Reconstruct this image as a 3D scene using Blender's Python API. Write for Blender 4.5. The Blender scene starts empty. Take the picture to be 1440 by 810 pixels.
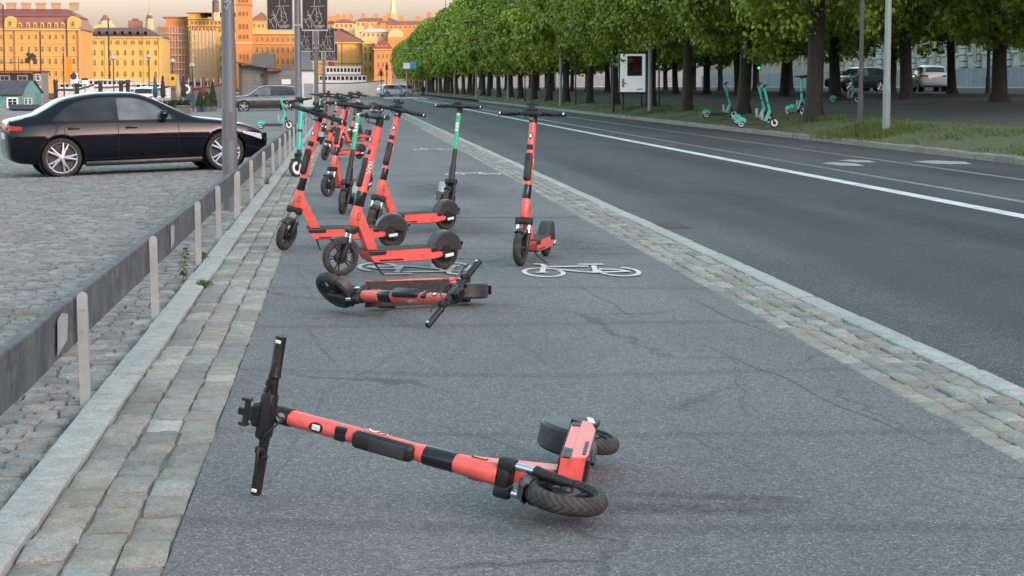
import bpy, bmesh, math, random
import numpy as np
from mathutils import Vector, Matrix

random.seed(7)
rng = np.random.default_rng(7)
scene = bpy.context.scene
COL = scene.collection
rad = math.radians

# ------------------------------------------------------------------ camera
CAM_H = 1.4
FPX = 2800.0
_pitch = math.atan(284 / FPX)
_yaw = math.atan(235 / math.hypot(FPX, 284))
_fwd = Vector((math.sin(_yaw) * math.cos(_pitch), math.cos(_yaw) * math.cos(_pitch), -math.sin(_pitch)))
_right = Vector((math.cos(_yaw), -math.sin(_yaw), 0))
_up = _right.cross(_fwd)
cd = bpy.data.cameras.new('camera')
cam = bpy.data.objects.new('camera', cd)
COL.objects.link(cam)
cam.matrix_world = Matrix(((_right.x, _up.x, -_fwd.x, 0), (_right.y, _up.y, -_fwd.y, 0),
                           (_right.z, _up.z, -_fwd.z, CAM_H), (0, 0, 0, 1)))
cd.sensor_width = 36
cd.lens = 70
cd.clip_start = 0.1
cd.clip_end = 6000
scene.camera = cam

# ------------------------------------------------------------------ sky, sun, exposure
SUN_EL = 10.0          # low evening sun behind the camera, to its right
SUN_AZ = 40.0          # degrees from straight behind towards the right
sun_dir = Vector((math.sin(rad(SUN_AZ)) * math.cos(rad(SUN_EL)), -math.cos(rad(SUN_AZ)) * math.cos(rad(SUN_EL)), math.sin(rad(SUN_EL))))
world = bpy.data.worlds.new('World')
scene.world = world
world.use_nodes = True
wt = world.node_tree
bg = wt.nodes['Background']
sky = wt.nodes.new('ShaderNodeTexSky')
sky.sky_type = 'NISHITA'
sky.sun_disc = False
sky.sun_elevation = rad(SUN_EL)
sky.sun_rotation = rad(180 - SUN_AZ)
sky.altitude = 0
sky.air_density = 1.0
sky.dust_density = 3.6
sky.ozone_density = 1.5
hsv = wt.nodes.new('ShaderNodeHueSaturation')          # thin even veil over the whole sky: paler, faintly rosy
hsv.inputs['Hue'].default_value = 0.45
hsv.inputs['Saturation'].default_value = 0.74
tint = wt.nodes.new('ShaderNodeMix'); tint.data_type = 'RGBA'; tint.blend_type = 'MULTIPLY'; tint.inputs[0].default_value = 1.0
tint.inputs[7].default_value = (1.04, 0.955, 0.97, 1)
wt.links.new(sky.outputs[0], hsv.inputs['Color']); wt.links.new(hsv.outputs[0], tint.inputs[6]); wt.links.new(tint.outputs[2], bg.inputs[0])
bg.inputs[1].default_value = 0.15
sl = bpy.data.lights.new('sun', 'SUN')
sun = bpy.data.objects.new('sun', sl)
COL.objects.link(sun)
sl.energy = 0.46
sl.angle = rad(0.5)
sl.color = (1.0, 0.83, 0.55)
sun.rotation_euler = sun_dir.to_track_quat('Z', 'Y').to_euler()
sun.location = (30, -40, 60)
vs = scene.view_settings
vs.view_transform = 'Standard'
vs.look = 'None'
vs.gamma = 1
vs.use_curve_mapping = False
vs.exposure = 2.32

# ------------------------------------------------------------------ helpers
def at(px, py, Y):
    """world point at road distance Y seen along a photo direction (used to survey positions)"""
    r = _fwd + _right * ((px - 720) / FPX) - _up * ((py - 405) / FPX)
    return Vector((0, 0, CAM_H)) + r * (Y / r.y)

def mpp(Y):
    return Y / FPX * 1.004

class MB:
    def __init__(s):
        s.v = []; s.f = []
    def add(s, vs_, fs):
        o = len(s.v)
        s.v += [tuple(p) for p in vs_]
        s.f += [tuple(i + o for i in f) for f in fs]
        return s
    def box(s, c, d, M=None):
        x, y, z = d[0] / 2, d[1] / 2, d[2] / 2
        pts = [Vector((a * x, b * y, g * z)) for a in (-1, 1) for b in (-1, 1) for g in (-1, 1)]
        if M is not None: pts = [M @ p for p in pts]
        c = Vector(c)
        return s.add([p + c for p in pts], [(0, 1, 3, 2), (4, 6, 7, 5), (0, 4, 5, 1), (2, 3, 7, 6), (0, 2, 6, 4), (1, 5, 7, 3)])
    def bb(s, x0, x1, y0, y1, z0, z1):
        return s.box(((x0 + x1) / 2, (y0 + y1) / 2, (z0 + z1) / 2), (x1 - x0, y1 - y0, z1 - z0))
    def rbox(s, c, d, r, seg=2, M=None):
        bm = bmesh.new()
        bmesh.ops.create_cube(bm, size=1)
        for v in bm.verts: v.co = Vector((v.co.x * d[0], v.co.y * d[1], v.co.z * d[2]))
        bmesh.ops.bevel(bm, geom=bm.edges[:], offset=r, segments=seg, affect='EDGES', profile=0.5)
        c = Vector(c)
        bm.verts.index_update()
        pts = [((M @ v.co) if M is not None else v.co) + c for v in bm.verts]
        fs = [tuple(v.index for v in f.verts) for f in bm.faces]
        bm.free()
        return s.add(pts, fs)
    def sweep(s, pts, radii, n=10, caps=True, flat=None):
        pts = [Vector(p) for p in pts]
        if not hasattr(radii, '__len__'): radii = [radii] * len(pts)
        t0 = (pts[1] - pts[0]).normalized()
        ref = Vector((0, 0, 1)) if abs(t0.z) < 0.9 else Vector((0, 1, 0))
        a = t0.cross(ref).normalized()
        o = len(s.v)
        for i, p in enumerate(pts):
            t = (pts[min(i + 1, len(pts) - 1)] - pts[max(i - 1, 0)]).normalized()
            a = (a - t * a.dot(t)).normalized()
            b = t.cross(a)
            for k in range(n):
                an = 2 * math.pi * k / n
                s.v.append(tuple(p + (a * math.cos(an) + b * math.sin(an) * (flat or 1)) * radii[i]))
        for i in range(len(pts) - 1):
            for k in range(n):
                k2 = (k + 1) % n
                s.f.append((o + i * n + k, o + i * n + k2, o + (i + 1) * n + k2, o + (i + 1) * n + k))
        if caps:
            s.f.append(tuple(o + k for k in reversed(range(n))))
            s.f.append(tuple(o + (len(pts) - 1) * n + k for k in range(n)))
        return s
    def tube(s, p0, p1, r0, r1=None, n=12):
        return s.sweep([p0, p1], [r0, r0 if r1 is None else r1], n)
    def lathe(s, prof, n=24, M=None, closed=False):
        o = len(s.v); m = len(prof)
        for k in range(n):
            an = 2 * math.pi * k / n
            for r, z in prof:
                p = Vector((r * math.cos(an), r * math.sin(an), z))
                s.v.append(tuple(M @ p if M is not None else p))
        for k in range(n):
            k2 = (k + 1) % n
            for i in range(m if closed else m - 1):
                j = (i + 1) % m
                s.f.append((o + k * m + i, o + k2 * m + i, o + k2 * m + j, o + k * m + j))
        return s
    def prism(s, poly, y0, y1):
        """polygon in (x,z) extruded along y"""
        n = len(poly)
        return s.add([(x, y0, z) for x, z in poly] + [(x, y1, z) for x, z in poly],
                     [tuple(range(n)), tuple(reversed(range(n, 2 * n)))] +
                     [(i, n + i, n + (i + 1) % n, (i + 1) % n) for i in range(n)])
    def poly(s, pts):
        return s.add(pts, [tuple(range(len(pts)))])
    def grid(s, fn, nu, nv):
        pts = [fn(i / nu, j / nv) for i in range(nu + 1) for j in range(nv + 1)]
        return s.add(pts, [(i * (nv + 1) + j, (i + 1) * (nv + 1) + j, (i + 1) * (nv + 1) + j + 1, i * (nv + 1) + j + 1) for i in range(nu) for j in range(nv)])
    def mesh(s, name, mat, smooth=35):
        me = bpy.data.meshes.new(name)
        me.from_pydata(s.v, [], s.f)
        bm = bmesh.new(); bm.from_mesh(me)
        bmesh.ops.recalc_face_normals(bm, faces=bm.faces)
        bm.to_mesh(me); bm.free()
        if mat is not None: me.materials.append(mat)
        if smooth:
            me.polygons.foreach_set('use_smooth', [True] * len(me.polygons))
            me.set_sharp_from_angle(angle=rad(smooth))
        return me
    def build(s, name, mat, parent=None, smooth=35):
        return obj(name, s.mesh(name, mat, smooth), parent)

def obj(name, me, parent=None, M=None):
    o = bpy.data.objects.new(name, me)
    COL.objects.link(o)
    if parent is not None: o.parent = parent
    if M is not None: o.matrix_basis = M
    return o

def tag(o, label, cat, group=None):
    o['label'] = label; o['category'] = cat
    if group: o['group'] = group
    return o

def struct(o, label=None):
    o['kind'] = 'structure'
    if label: o['label'] = label
    return o

def stuff(o, label=None, cat=None):
    o['kind'] = 'stuff'
    if label: o['label'] = label
    if cat: o['category'] = cat
    return o

def empty(name, M=None):
    o = bpy.data.objects.new(name, None)
    COL.objects.link(o)
    o.empty_display_size = 0.2
    if M is not None: o.matrix_basis = M
    return o

def text_verts(txt, size):
    cu = bpy.data.curves.new('t', 'FONT')
    cu.body = txt; cu.size = size; cu.align_x = 'CENTER'; cu.align_y = 'CENTER'; cu.resolution_u = 3
    o = bpy.data.objects.new('t', cu); COL.objects.link(o)
    dg = bpy.context.evaluated_depsgraph_get()
    me = bpy.data.meshes.new_from_object(o.evaluated_get(dg))
    vv = [v.co.copy() for v in me.vertices]; ff = [tuple(p.vertices) for p in me.polygons]
    bpy.data.objects.remove(o); bpy.data.meshes.remove(me); bpy.data.curves.remove(cu)
    return vv, ff

# ------------------------------------------------------------------ materials
def newmat(name):
    m = bpy.data.materials.new(name); m.use_nodes = True
    return m, m.node_tree.nodes, m.node_tree.links, m.node_tree.nodes['Principled BSDF']

def N(nodes, t, **kw):
    n = nodes.new(t)
    for k, v in kw.items():
        if k.startswith('i_'): n.inputs[k[2:].replace('_', ' ')].default_value = v
        else: setattr(n, k, v)
    return n

def ramp(nodes, stops):
    r = nodes.new('ShaderNodeValToRGB')
    e = r.color_ramp.elements
    while len(e) < len(stops): e.new(0.5)
    for el, (p, c) in zip(e, stops):
        el.position = p; el.color = (*c, 1) if len(c) == 3 else c
    return r

def mixc(nodes, links, fac, a, b, mode='MIX'):
    m = nodes.new('ShaderNodeMix'); m.data_type = 'RGBA'; m.blend_type = mode
    for i, v in ((0, fac), (6, a), (7, b)):
        if hasattr(v, 'links') or hasattr(v, 'is_output'): links.new(v, m.inputs[i])
        elif isinstance(v, (int, float)): m.inputs[i].default_value = v
        else: m.inputs[i].default_value = (*v, 1)
    return m.outputs[2]

def simple(name, col, rough=0.5, metal=0.0, var=0.12, scale=6.0, bump=0.0, bscale=80.0, coat=0.0, dirt=None, spec=0.5):
    """plain paint / plastic / metal with uneven colour, patchy gloss and fine relief"""
    m, n, l, p = newmat(name)
    tc = N(n, 'ShaderNodeTexCoord')
    nz = N(n, 'ShaderNodeTexNoise', i_Scale=scale, i_Detail=6.0, i_Roughness=0.65)
    l.new(tc.outputs['Object'], nz.inputs['Vector'])
    r = ramp(n, [(0.3, tuple(c * (1 - var) for c in col)), (0.7, tuple(min(1, c * (1 + var)) for c in col))])
    l.new(nz.outputs['Fac'], r.inputs['Fac'])
    out = r.outputs['Color']
    if dirt:
        n2 = N(n, 'ShaderNodeTexNoise', i_Scale=scale * 2.7, i_Detail=8.0, i_Roughness=0.7)
        l.new(tc.outputs['Object'], n2.inputs['Vector'])
        r2 = ramp(n, [(0.52, (0, 0, 0)), (0.75, (dirt[1],) * 3)])
        l.new(n2.outputs['Fac'], r2.inputs['Fac'])
        out = mixc(n, l, r2.outputs['Color'], out, dirt[0])
    l.new(out, p.inputs['Base Color'])
    rr = ramp(n, [(0.3, (max(0.02, rough - 0.08),) * 3), (0.75, (min(1, rough + 0.1),) * 3)])
    l.new(nz.outputs['Fac'], rr.inputs['Fac']); l.new(rr.outputs['Color'], p.inputs['Roughness'])
    p.inputs['Metallic'].default_value = metal
    p.inputs['Coat Weight'].default_value = coat
    p.inputs['Specular IOR Level'].default_value = spec
    if bump:
        nb = N(n, 'ShaderNodeTexNoise', i_Scale=bscale, i_Detail=4.0)
        l.new(tc.outputs['Object'], nb.inputs['Vector'])
        b = N(n, 'ShaderNodeBump', i_Strength=bump, i_Distance=0.01)
        l.new(nb.outputs['Fac'], b.inputs['Height']); l.new(b.outputs['Normal'], p.inputs['Normal'])
    return m

def asphalt(name, dark, light, speck=(0.45, 0.46, 0.47), cracks=True, tracks=None):
    m, n, l, p = newmat(name)
    tc = N(n, 'ShaderNodeTexCoord')
    o = tc.outputs['Object']
    big = N(n, 'ShaderNodeTexNoise', i_Scale=0.8, i_Detail=8.0, i_Roughness=0.62)
    mp = N(n, 'ShaderNodeMapping'); mp.inputs['Scale'].default_value = (1, 0.3, 1)
    l.new(o, mp.inputs['Vector']); l.new(mp.outputs[0], big.inputs['Vector'])
    r = ramp(n, [(0.32, dark), (0.68, light)]); l.new(big.outputs['Fac'], r.inputs['Fac'])
    # aggregate: cells of random brightness, a few pale chips
    vo = N(n, 'ShaderNodeTexVoronoi', i_Scale=170.0); l.new(o, vo.inputs['Vector'])
    sep = N(n, 'ShaderNodeSeparateColor'); l.new(vo.outputs['Color'], sep.inputs[0])
    r1 = ramp(n, [(0.0, (0.48,) * 3), (0.6, (0.95,) * 3), (1.0, (1.45,) * 3)]); l.new(sep.outputs[0], r1.inputs['Fac'])
    c1 = mixc(n, l, 1.0, r.outputs['Color'], r1.outputs['Color'], 'MULTIPLY')
    r2 = ramp(n, [(0.94, (0, 0, 0)), (0.96, (0.6,) * 3)]); l.new(sep.outputs[1], r2.inputs['Fac'])
    c2 = mixc(n, l, r2.outputs['Color'], c1, speck)
    vb = N(n, 'ShaderNodeTexVoronoi', i_Scale=55.0); l.new(o, vb.inputs['Vector'])
    sb = N(n, 'ShaderNodeSeparateColor'); l.new(vb.outputs['Color'], sb.inputs[0])
    r3 = ramp(n, [(0.0, (0.82,) * 3), (1.0, (1.18,) * 3)]); l.new(sb.outputs[0], r3.inputs['Fac'])
    c2 = mixc(n, l, 1.0, c2, r3.outputs['Color'], 'MULTIPLY')
    if cracks:
        w = N(n, 'ShaderNodeTexNoise', i_Scale=1.3, i_Detail=5.0); l.new(o, w.inputs['Vector'])
        ad = N(n, 'ShaderNodeVectorMath', operation='MULTIPLY_ADD')
        l.new(w.outputs['Color'], ad.inputs[0]); ad.inputs[1].default_value = (1.4, 1.4, 0); l.new(o, ad.inputs[2])
        mp2 = N(n, 'ShaderNodeMapping'); mp2.inputs['Scale'].default_value = (1, 0.5, 1)
        l.new(ad.outputs[0], mp2.inputs['Vector'])
        ve = N(n, 'ShaderNodeTexVoronoi', feature='DISTANCE_TO_EDGE', i_Scale=0.55); l.new(mp2.outputs[0], ve.inputs['Vector'])
        r4 = ramp(n, [(0.0, (0.55,) * 3), (0.006, (0.62,) * 3), (0.012, (1,) * 3)]); l.new(ve.outputs['Distance'], r4.inputs['Fac'])
        mk = N(n, 'ShaderNodeTexNoise', i_Scale=0.5, i_Detail=3.0); l.new(o, mk.inputs['Vector'])
        r5 = ramp(n, [(0.44, (0, 0, 0)), (0.58, (1, 1, 1))]); l.new(mk.outputs['Fac'], r5.inputs['Fac'])
        c2 = mixc(n, l, r5.outputs['Color'], c2, mixc(n, l, 1.0, c2, r4.outputs['Color'], 'MULTIPLY'))
        # long scuffs and tyre marks
        wv = N(n, 'ShaderNodeTexWave', wave_type='RINGS', i_Scale=0.16, i_Distortion=9.0, i_Detail=2.0, i_Detail_Scale=0.5)
        l.new(o, wv.inputs['Vector'])
        r6 = ramp(n, [(0.0, (0.70,) * 3), (0.012, (0.82,) * 3), (0.022, (1,) * 3)]); l.new(wv.outputs['Fac'], r6.inputs['Fac'])
        c2 = mixc(n, l, 0.7, c2, mixc(n, l, 1.0, c2, r6.outputs['Color'], 'MULTIPLY'))
    if tracks:
        sx = N(n, 'ShaderNodeSeparateXYZ'); l.new(o, sx.inputs[0])
        wn = N(n, 'ShaderNodeTexNoise', i_Scale=0.35, i_Detail=5.0); l.new(o, wn.inputs['Vector'])
        mu = N(n, 'ShaderNodeMath', operation='MULTIPLY_ADD'); l.new(wn.outputs['Fac'], mu.inputs[0]); mu.inputs[1].default_value = 0.5
        l.new(sx.outputs[0], mu.inputs[2])
        mr = N(n, 'ShaderNodeMapRange'); mr.inputs[1].default_value = 3.0; mr.inputs[2].default_value = 13.5
        l.new(mu.outputs[0], mr.inputs[0])
        r7 = ramp(n, [((x - 3.0) / 10.5, (v, v, v)) for x, v in tracks]); l.new(mr.outputs[0], r7.inputs['Fac'])
        c2 = mixc(n, l, 1.0, c2, r7.outputs['Color'], 'MULTIPLY')
    l.new(c2, p.inputs['Base Color'])
    p.inputs['Roughness'].default_value = 0.82
    b = N(n, 'ShaderNodeBump', i_Strength=0.55, i_Distance=0.004)
    l.new(vo.outputs['Distance'], b.inputs['Height']); l.new(b.outputs['Normal'], p.inputs['Normal'])
    return m

def stone(name, cols, scale=9.0, per_object=True, bump=0.5, moss=None):
    m, n, l, p = newmat(name)
    tc = N(n, 'ShaderNodeTexCoord'); oi = N(n, 'ShaderNodeObjectInfo'); geo = N(n, 'ShaderNodeNewGeometry')
    r = ramp(n, [(i / (len(cols) - 1), c) for i, c in enumerate(cols)])
    l.new(oi.outputs['Random'] if per_object else geo.outputs['Random Per Island'], r.inputs['Fac'])
    nz = N(n, 'ShaderNodeTexNoise', i_Scale=scale, i_Detail=8.0, i_Roughness=0.7)
    l.new(geo.outputs['Position'], nz.inputs['Vector'])
    r2 = ramp(n, [(0.3, (0.7,) * 3), (0.7, (1.25,) * 3)]); l.new(nz.outputs['Fac'], r2.inputs['Fac'])
    c = mixc(n, l, 1.0, r.outputs['Color'], r2.outputs['Color'], 'MULTIPLY')
    vo = N(n, 'ShaderNodeTexVoronoi', i_Scale=170.0); l.new(geo.outputs['Position'], vo.inputs['Vector'])
    sc = N(n, 'ShaderNodeSeparateColor'); l.new(vo.outputs['Color'], sc.inputs[0])
    r3 = ramp(n, [(0, (0.72,) * 3), (1, (1.25,) * 3)]); l.new(sc.outputs[0], r3.inputs['Fac'])
    c = mixc(n, l, 1.0, c, r3.outputs['Color'], 'MULTIPLY')
    if moss:
        nm = N(n, 'ShaderNodeTexNoise', i_Scale=2.2, i_Detail=6.0); l.new(geo.outputs['Position'], nm.inputs['Vector'])
        r4 = ramp(n, [(0.5, (0, 0, 0)), (0.75, (0.6,) * 3)]); l.new(nm.outputs['Fac'], r4.inputs['Fac'])
        c = mixc(n, l, r4.outputs['Color'], c, moss)
    l.new(c, p.inputs['Base Color'])
    p.inputs['Roughness'].default_value = 0.8
    nb = N(n, 'ShaderNodeTexNoise', i_Scale=45.0, i_Detail=6.0); l.new(geo.outputs['Position'], nb.inputs['Vector'])
    b = N(n, 'ShaderNodeBump', i_Strength=bump, i_Distance=0.012)
    l.new(nb.outputs['Fac'], b.inputs['Height']); l.new(b.outputs['Normal'], p.inputs['Normal'])
    return m

def foliage(name, dark, light, trans=0.3):
    m, n, l, p = newmat(name)
    geo = N(n, 'ShaderNodeNewGeometry'); oi = N(n, 'ShaderNodeObjectInfo')
    nz = N(n, 'ShaderNodeTexNoise', i_Scale=0.6, i_Detail=3.0); l.new(geo.outputs['Position'], nz.inputs['Vector'])
    mx = N(n, 'ShaderNodeMath', operation='MULTIPLY_ADD'); l.new(geo.outputs['Random Per Island'], mx.inputs[0]); mx.inputs[1].default_value = 0.7
    sb = N(n, 'ShaderNodeMath', operation='MULTIPLY_ADD'); l.new(nz.outputs['Fac'], sb.inputs[0]); sb.inputs[1].default_value = 0.9; sb.inputs[2].default_value = -0.3
    l.new(sb.outputs[0], mx.inputs[2])
    r = ramp(n, [(0.05, dark), (0.75, light)]); l.new(mx.outputs[0], r.inputs['Fac'])
    hs = N(n, 'ShaderNodeHueSaturation'); l.new(r.outputs['Color'], hs.inputs['Color'])
    mr = N(n, 'ShaderNodeMapRange'); mr.inputs[3].default_value = 0.85; mr.inputs[4].default_value = 1.15
    l.new(oi.outputs['Random'], mr.inputs[0]); l.new(mr.outputs[0], hs.inputs['Value'])
    l.new(hs.outputs[0], p.inputs['Base Color'])
    p.inputs['Roughness'].default_value = 0.7; p.inputs['Specular IOR Level'].default_value = 0.25
    tr = N(n, 'ShaderNodeBsdfTranslucent'); l.new(hs.outputs[0], tr.inputs['Color'])
    ms = N(n, 'ShaderNodeMixShader'); ms.inputs[0].default_value = trans
    l.new(p.outputs[0], ms.inputs[1]); l.new(tr.outputs[0], ms.inputs[2])
    l.new(ms.outputs[0], n['Material Output'].inputs['Surface'])
    return m

def glass_dark(name, col=(0.02, 0.025, 0.03), rough=0.06):
    m, n, l, p = newmat(name)
    tc = N(n, 'ShaderNodeTexCoord'); nz = N(n, 'ShaderNodeTexNoise', i_Scale=3.0); l.new(tc.outputs['Object'], nz.inputs['Vector'])
    r = ramp(n, [(0.3, tuple(c * 0.7 for c in col)), (0.7, tuple(c * 1.4 for c in col))]); l.new(nz.outputs['Fac'], r.inputs['Fac'])
    l.new(r.outputs['Color'], p.inputs['Base Color']); p.inputs['Roughness'].default_value = rough
    return m

def clear_glass(name, tint=(0.75, 0.8, 0.8)):
    m, n, l, p = newmat(name)
    tb = N(n, 'ShaderNodeBsdfTransparent'); tb.inputs[0].default_value = (*tint, 1)
    gl = N(n, 'ShaderNodeBsdfGlossy'); gl.inputs['Roughness'].default_value = 0.02
    fr = N(n, 'ShaderNodeFresnel'); fr.inputs[0].default_value = 1.5
    ms = N(n, 'ShaderNodeMixShader')
    l.new(fr.outputs[0], ms.inputs[0]); l.new(tb.outputs[0], ms.inputs[1]); l.new(gl.outputs[0], ms.inputs[2])
    l.new(ms.outputs[0], n['Material Output'].inputs['Surface'])
    return m

def tyre_mat():
    m, n, l, p = newmat('tyre_rubber')
    tc = N(n, 'ShaderNodeTexCoord')
    sx = N(n, 'ShaderNodeSeparateXYZ'); l.new(tc.outputs['UV'], sx.inputs[0])
    nz = N(n, 'ShaderNodeTexNoise', i_Scale=25.0, i_Detail=5.0); l.new(tc.outputs['Object'], nz.inputs['Vector'])
    r = ramp(n, [(0.35, (0.045, 0.043, 0.04)), (0.7, (0.10, 0.095, 0.085))]); l.new(nz.outputs['Fac'], r.inputs['Fac'])
    l.new(r.outputs['Color'], p.inputs['Base Color']); p.inputs['Roughness'].default_value = 0.75
    return m

def gen_mats():
    M = {}
    M['coral'] = simple('coral_paint', (0.80, 0.13, 0.108), 0.42, var=0.12, scale=9, coat=0.2, dirt=((0.26, 0.09, 0.075), 0.6))
    M['green'] = simple('green_paint', (0.02, 0.42, 0.21), 0.4, var=0.08, dirt=((0.05, 0.2, 0.12), 0.3))
    M['teal'] = simple('teal_paint', (0.03, 0.50, 0.40), 0.4, var=0.08, dirt=((0.05, 0.2, 0.16), 0.3))
    M['black'] = simple('black_plastic', (0.014, 0.014, 0.015), 0.48, var=0.25, scale=14, bump=0.1, bscale=300, dirt=((0.06, 0.055, 0.05), 0.4))
    M['gloss_black'] = simple('glossy_black_panel', (0.012, 0.013, 0.016), 0.2, var=0.2, dirt=((0.05, 0.05, 0.05), 0.2))
    M['fender'] = simple('grey_fender_plastic', (0.035, 0.037, 0.042), 0.42, var=0.25, scale=10, dirt=((0.11, 0.10, 0.09), 0.6))
    M['grip'] = simple('deck_grip_rubber', (0.035, 0.036, 0.036), 0.8, var=0.3, scale=12, bump=0.6, bscale=260, dirt=((0.13, 0.12, 0.10), 0.6))
    M['tyre'] = tyre_mat()
    M['chrome'] = simple('polished_steel', (0.75, 0.76, 0.78), 0.16, metal=1, var=0.05, dirt=((0.3, 0.28, 0.25), 0.4))
    M['alloy'] = simple('alloy_wheel', (0.62, 0.62, 0.63), 0.3, metal=0.8, var=0.08, dirt=((0.25, 0.22, 0.2), 0.4))
    M['reflector'] = simple('white_reflector', (0.85, 0.85, 0.82), 0.3, var=0.04)
    M['amber'] = simple('amber_reflector', (0.75, 0.22, 0.02), 0.3, var=0.1)
    M['white'] = simple('white_paint', (0.78, 0.78, 0.76), 0.5, var=0.05, dirt=((0.4, 0.39, 0.37), 0.4))
    M['road_white'] = simple('worn_road_paint', (0.64, 0.655, 0.65), 0.8, var=0.2, scale=2, dirt=((0.18, 0.18, 0.185), 1.0), bump=0.3, bscale=120)
    M['galv'] = simple('galvanised_steel', (0.36, 0.395, 0.39), 0.55, metal=0.2, var=0.15, scale=9, dirt=((0.28, 0.28, 0.25), 0.5))
    M['pole_grey'] = simple('grey_pole_paint', (0.12, 0.13, 0.142), 0.5, var=0.1, scale=3, dirt=((0.10, 0.10, 0.10), 0.4))
    M['pole_light'] = simple('pale_steel_pole', (0.25, 0.28, 0.29), 0.6, metal=0.1, var=0.1, scale=2, dirt=((0.25, 0.25, 0.23), 0.5))
    M['dark_metal'] = simple('dark_painted_metal', (0.03, 0.032, 0.033), 0.5, var=0.2)
    M['leaf'] = foliage('lime_leaves', (0.04, 0.085, 0.015), (0.41, 0.52, 0.08), 0.26)
    M['leaf2'] = foliage('weed_leaves', (0.04, 0.09, 0.02), (0.16, 0.2, 0.06))
    M['grass'] = foliage('grass_blades', (0.035, 0.07, 0.015), (0.13, 0.17, 0.05), 0.2)
    M['conifer'] = foliage('conifer_needles', (0.012, 0.03, 0.01), (0.04, 0.075, 0.02), 0.1)
    M['bark'] = simple('bark', (0.036, 0.031, 0.026), 0.9, var=0.45, scale=5, bump=1.0, bscale=14)
    M['glass'] = glass_dark('window_glass')
    M['clear'] = clear_glass('clear_glass')
    return M
MAT = gen_mats()
# ================================================================== the setting
def sheet(name, x0, x1, y0, y1, z, mat, nx=1, ny=1, zf=None):
    m = MB().grid(lambda u, v: (x0 + (x1 - x0) * u, y0 + (y1 - y0) * v, zf(x0 + (x1 - x0) * u, y0 + (y1 - y0) * v) if zf else z), nx, ny)
    return struct(m.build(name, mat, smooth=None))

def park_z(x):
    return -0.03 - 0.03 * max(0.0, min(10.0, -1.15 - x))

PROF = [(12.9, 0.05), (13.5, 0.17), (14.5, 0.36), (17, 0.5), (25, 0.8), (34, 1.02), (36, 1.02), (60, 1.35), (120, 1.5)]
def bank_z(x):
    for (a, za), (b, zb) in zip(PROF, PROF[1:]):
        if x <= b: return za + (zb - za) * max(0, (x - a)) / (b - a)
    return PROF[-1][1]

m_path = asphalt('cycle_path_asphalt', (0.116, 0.119, 0.119), (0.174, 0.176, 0.175))
m_road = asphalt('road_asphalt', (0.027, 0.030, 0.033), (0.052, 0.055, 0.059), speck=(0.3, 0.3, 0.31), cracks=False,
                 tracks=[(3.1, 1.75), (4.0, 1.6), (4.4, 0.95), (5.2, 0.95), (5.9, 1.12), (6.7, 0.85), (7.6, 0.72), (8.4, 0.95), (9.6, 1.2), (10.6, 0.85), (11.6, 1.1), (12.6, 0.7)])
m_dirt = simple('joint_sand', (0.15, 0.14, 0.115), 0.95, var=0.35, scale=8, bump=0.8, bscale=60, dirt=((0.07, 0.075, 0.04), 0.7))
m_ground = simple('far_ground', (0.13, 0.13, 0.125), 0.9, var=0.2, scale=0.1)
SETT = [(0.20, 0.195, 0.175), (0.29, 0.29, 0.26), (0.245, 0.225, 0.185), (0.34, 0.34, 0.305), (0.20, 0.205, 0.20), (0.29, 0.265, 0.215), (0.39, 0.385, 0.345)]
m_sett = stone('granite_setts', SETT, moss=(0.17, 0.16, 0.12))
m_kerb = stone('kerb_granite', [(0.33, 0.34, 0.315), (0.40, 0.41, 0.38), (0.36, 0.365, 0.335)], bump=0.3)
m_cob = stone('cobble_granite', [(0.165, 0.163, 0.152), (0.255, 0.248, 0.225), (0.215, 0.22, 0.22), (0.31, 0.30, 0.27), (0.16, 0.16, 0.158)], moss=(0.14, 0.125, 0.09))
m_cob_s = stone('cobble_granite_far', [(0.165, 0.163, 0.152), (0.255, 0.248, 0.225), (0.215, 0.22, 0.22), (0.31, 0.30, 0.27), (0.16, 0.16, 0.158)], per_object=False, moss=(0.14, 0.125, 0.09))

# ground to the horizon with a harbour basin cut into it
g = MB()
for x0, x1, y0, y1 in ((-3000, 3000, -600, 146), (-3000, -420, 146, 505), (-3.5, 3000, 146, 290), (9.0, 3000, 290, 505), (-3000, 3000, 505, 5000)):
    g.add([(x0, y0, -0.5), (x1, y0, -0.5), (x1, y1, -0.5), (x0, y1, -0.5)], [(0, 1, 2, 3)])
struct(g.build('ground', m_ground, smooth=None))
m_water, n, l, p = newmat('harbour_water')
p.inputs['Base Color'].default_value = (0.03, 0.045, 0.05, 1); p.inputs['Roughness'].default_value = 0.08
nz = N(n, 'ShaderNodeTexNoise', i_Scale=1.5, i_Detail=5.0); tc = N(n, 'ShaderNodeTexCoord'); l.new(tc.outputs['Object'], nz.inputs['Vector'])
b = N(n, 'ShaderNodeBump', i_Strength=0.5, i_Distance=0.2); l.new(nz.outputs['Fac'], b.inputs['Height']); l.new(b.outputs['Normal'], p.inputs['Normal'])
sheet('water', -430, 9.5, 140, 510, -1.7, m_water)
q = MB(); q.bb(-420, -3.5, 145.4, 146.3, -3, -0.22); q.bb(-4.1, -3.2, 146.3, 290, -3, -0.3); q.bb(-4.1, 9.0, 289.5, 290.3, -3, -0.1); q.bb(8.7, 9.4, 290.3, 505, -3, -0.1)
struct(q.build('quay_wall', m_kerb, smooth=None))

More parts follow.
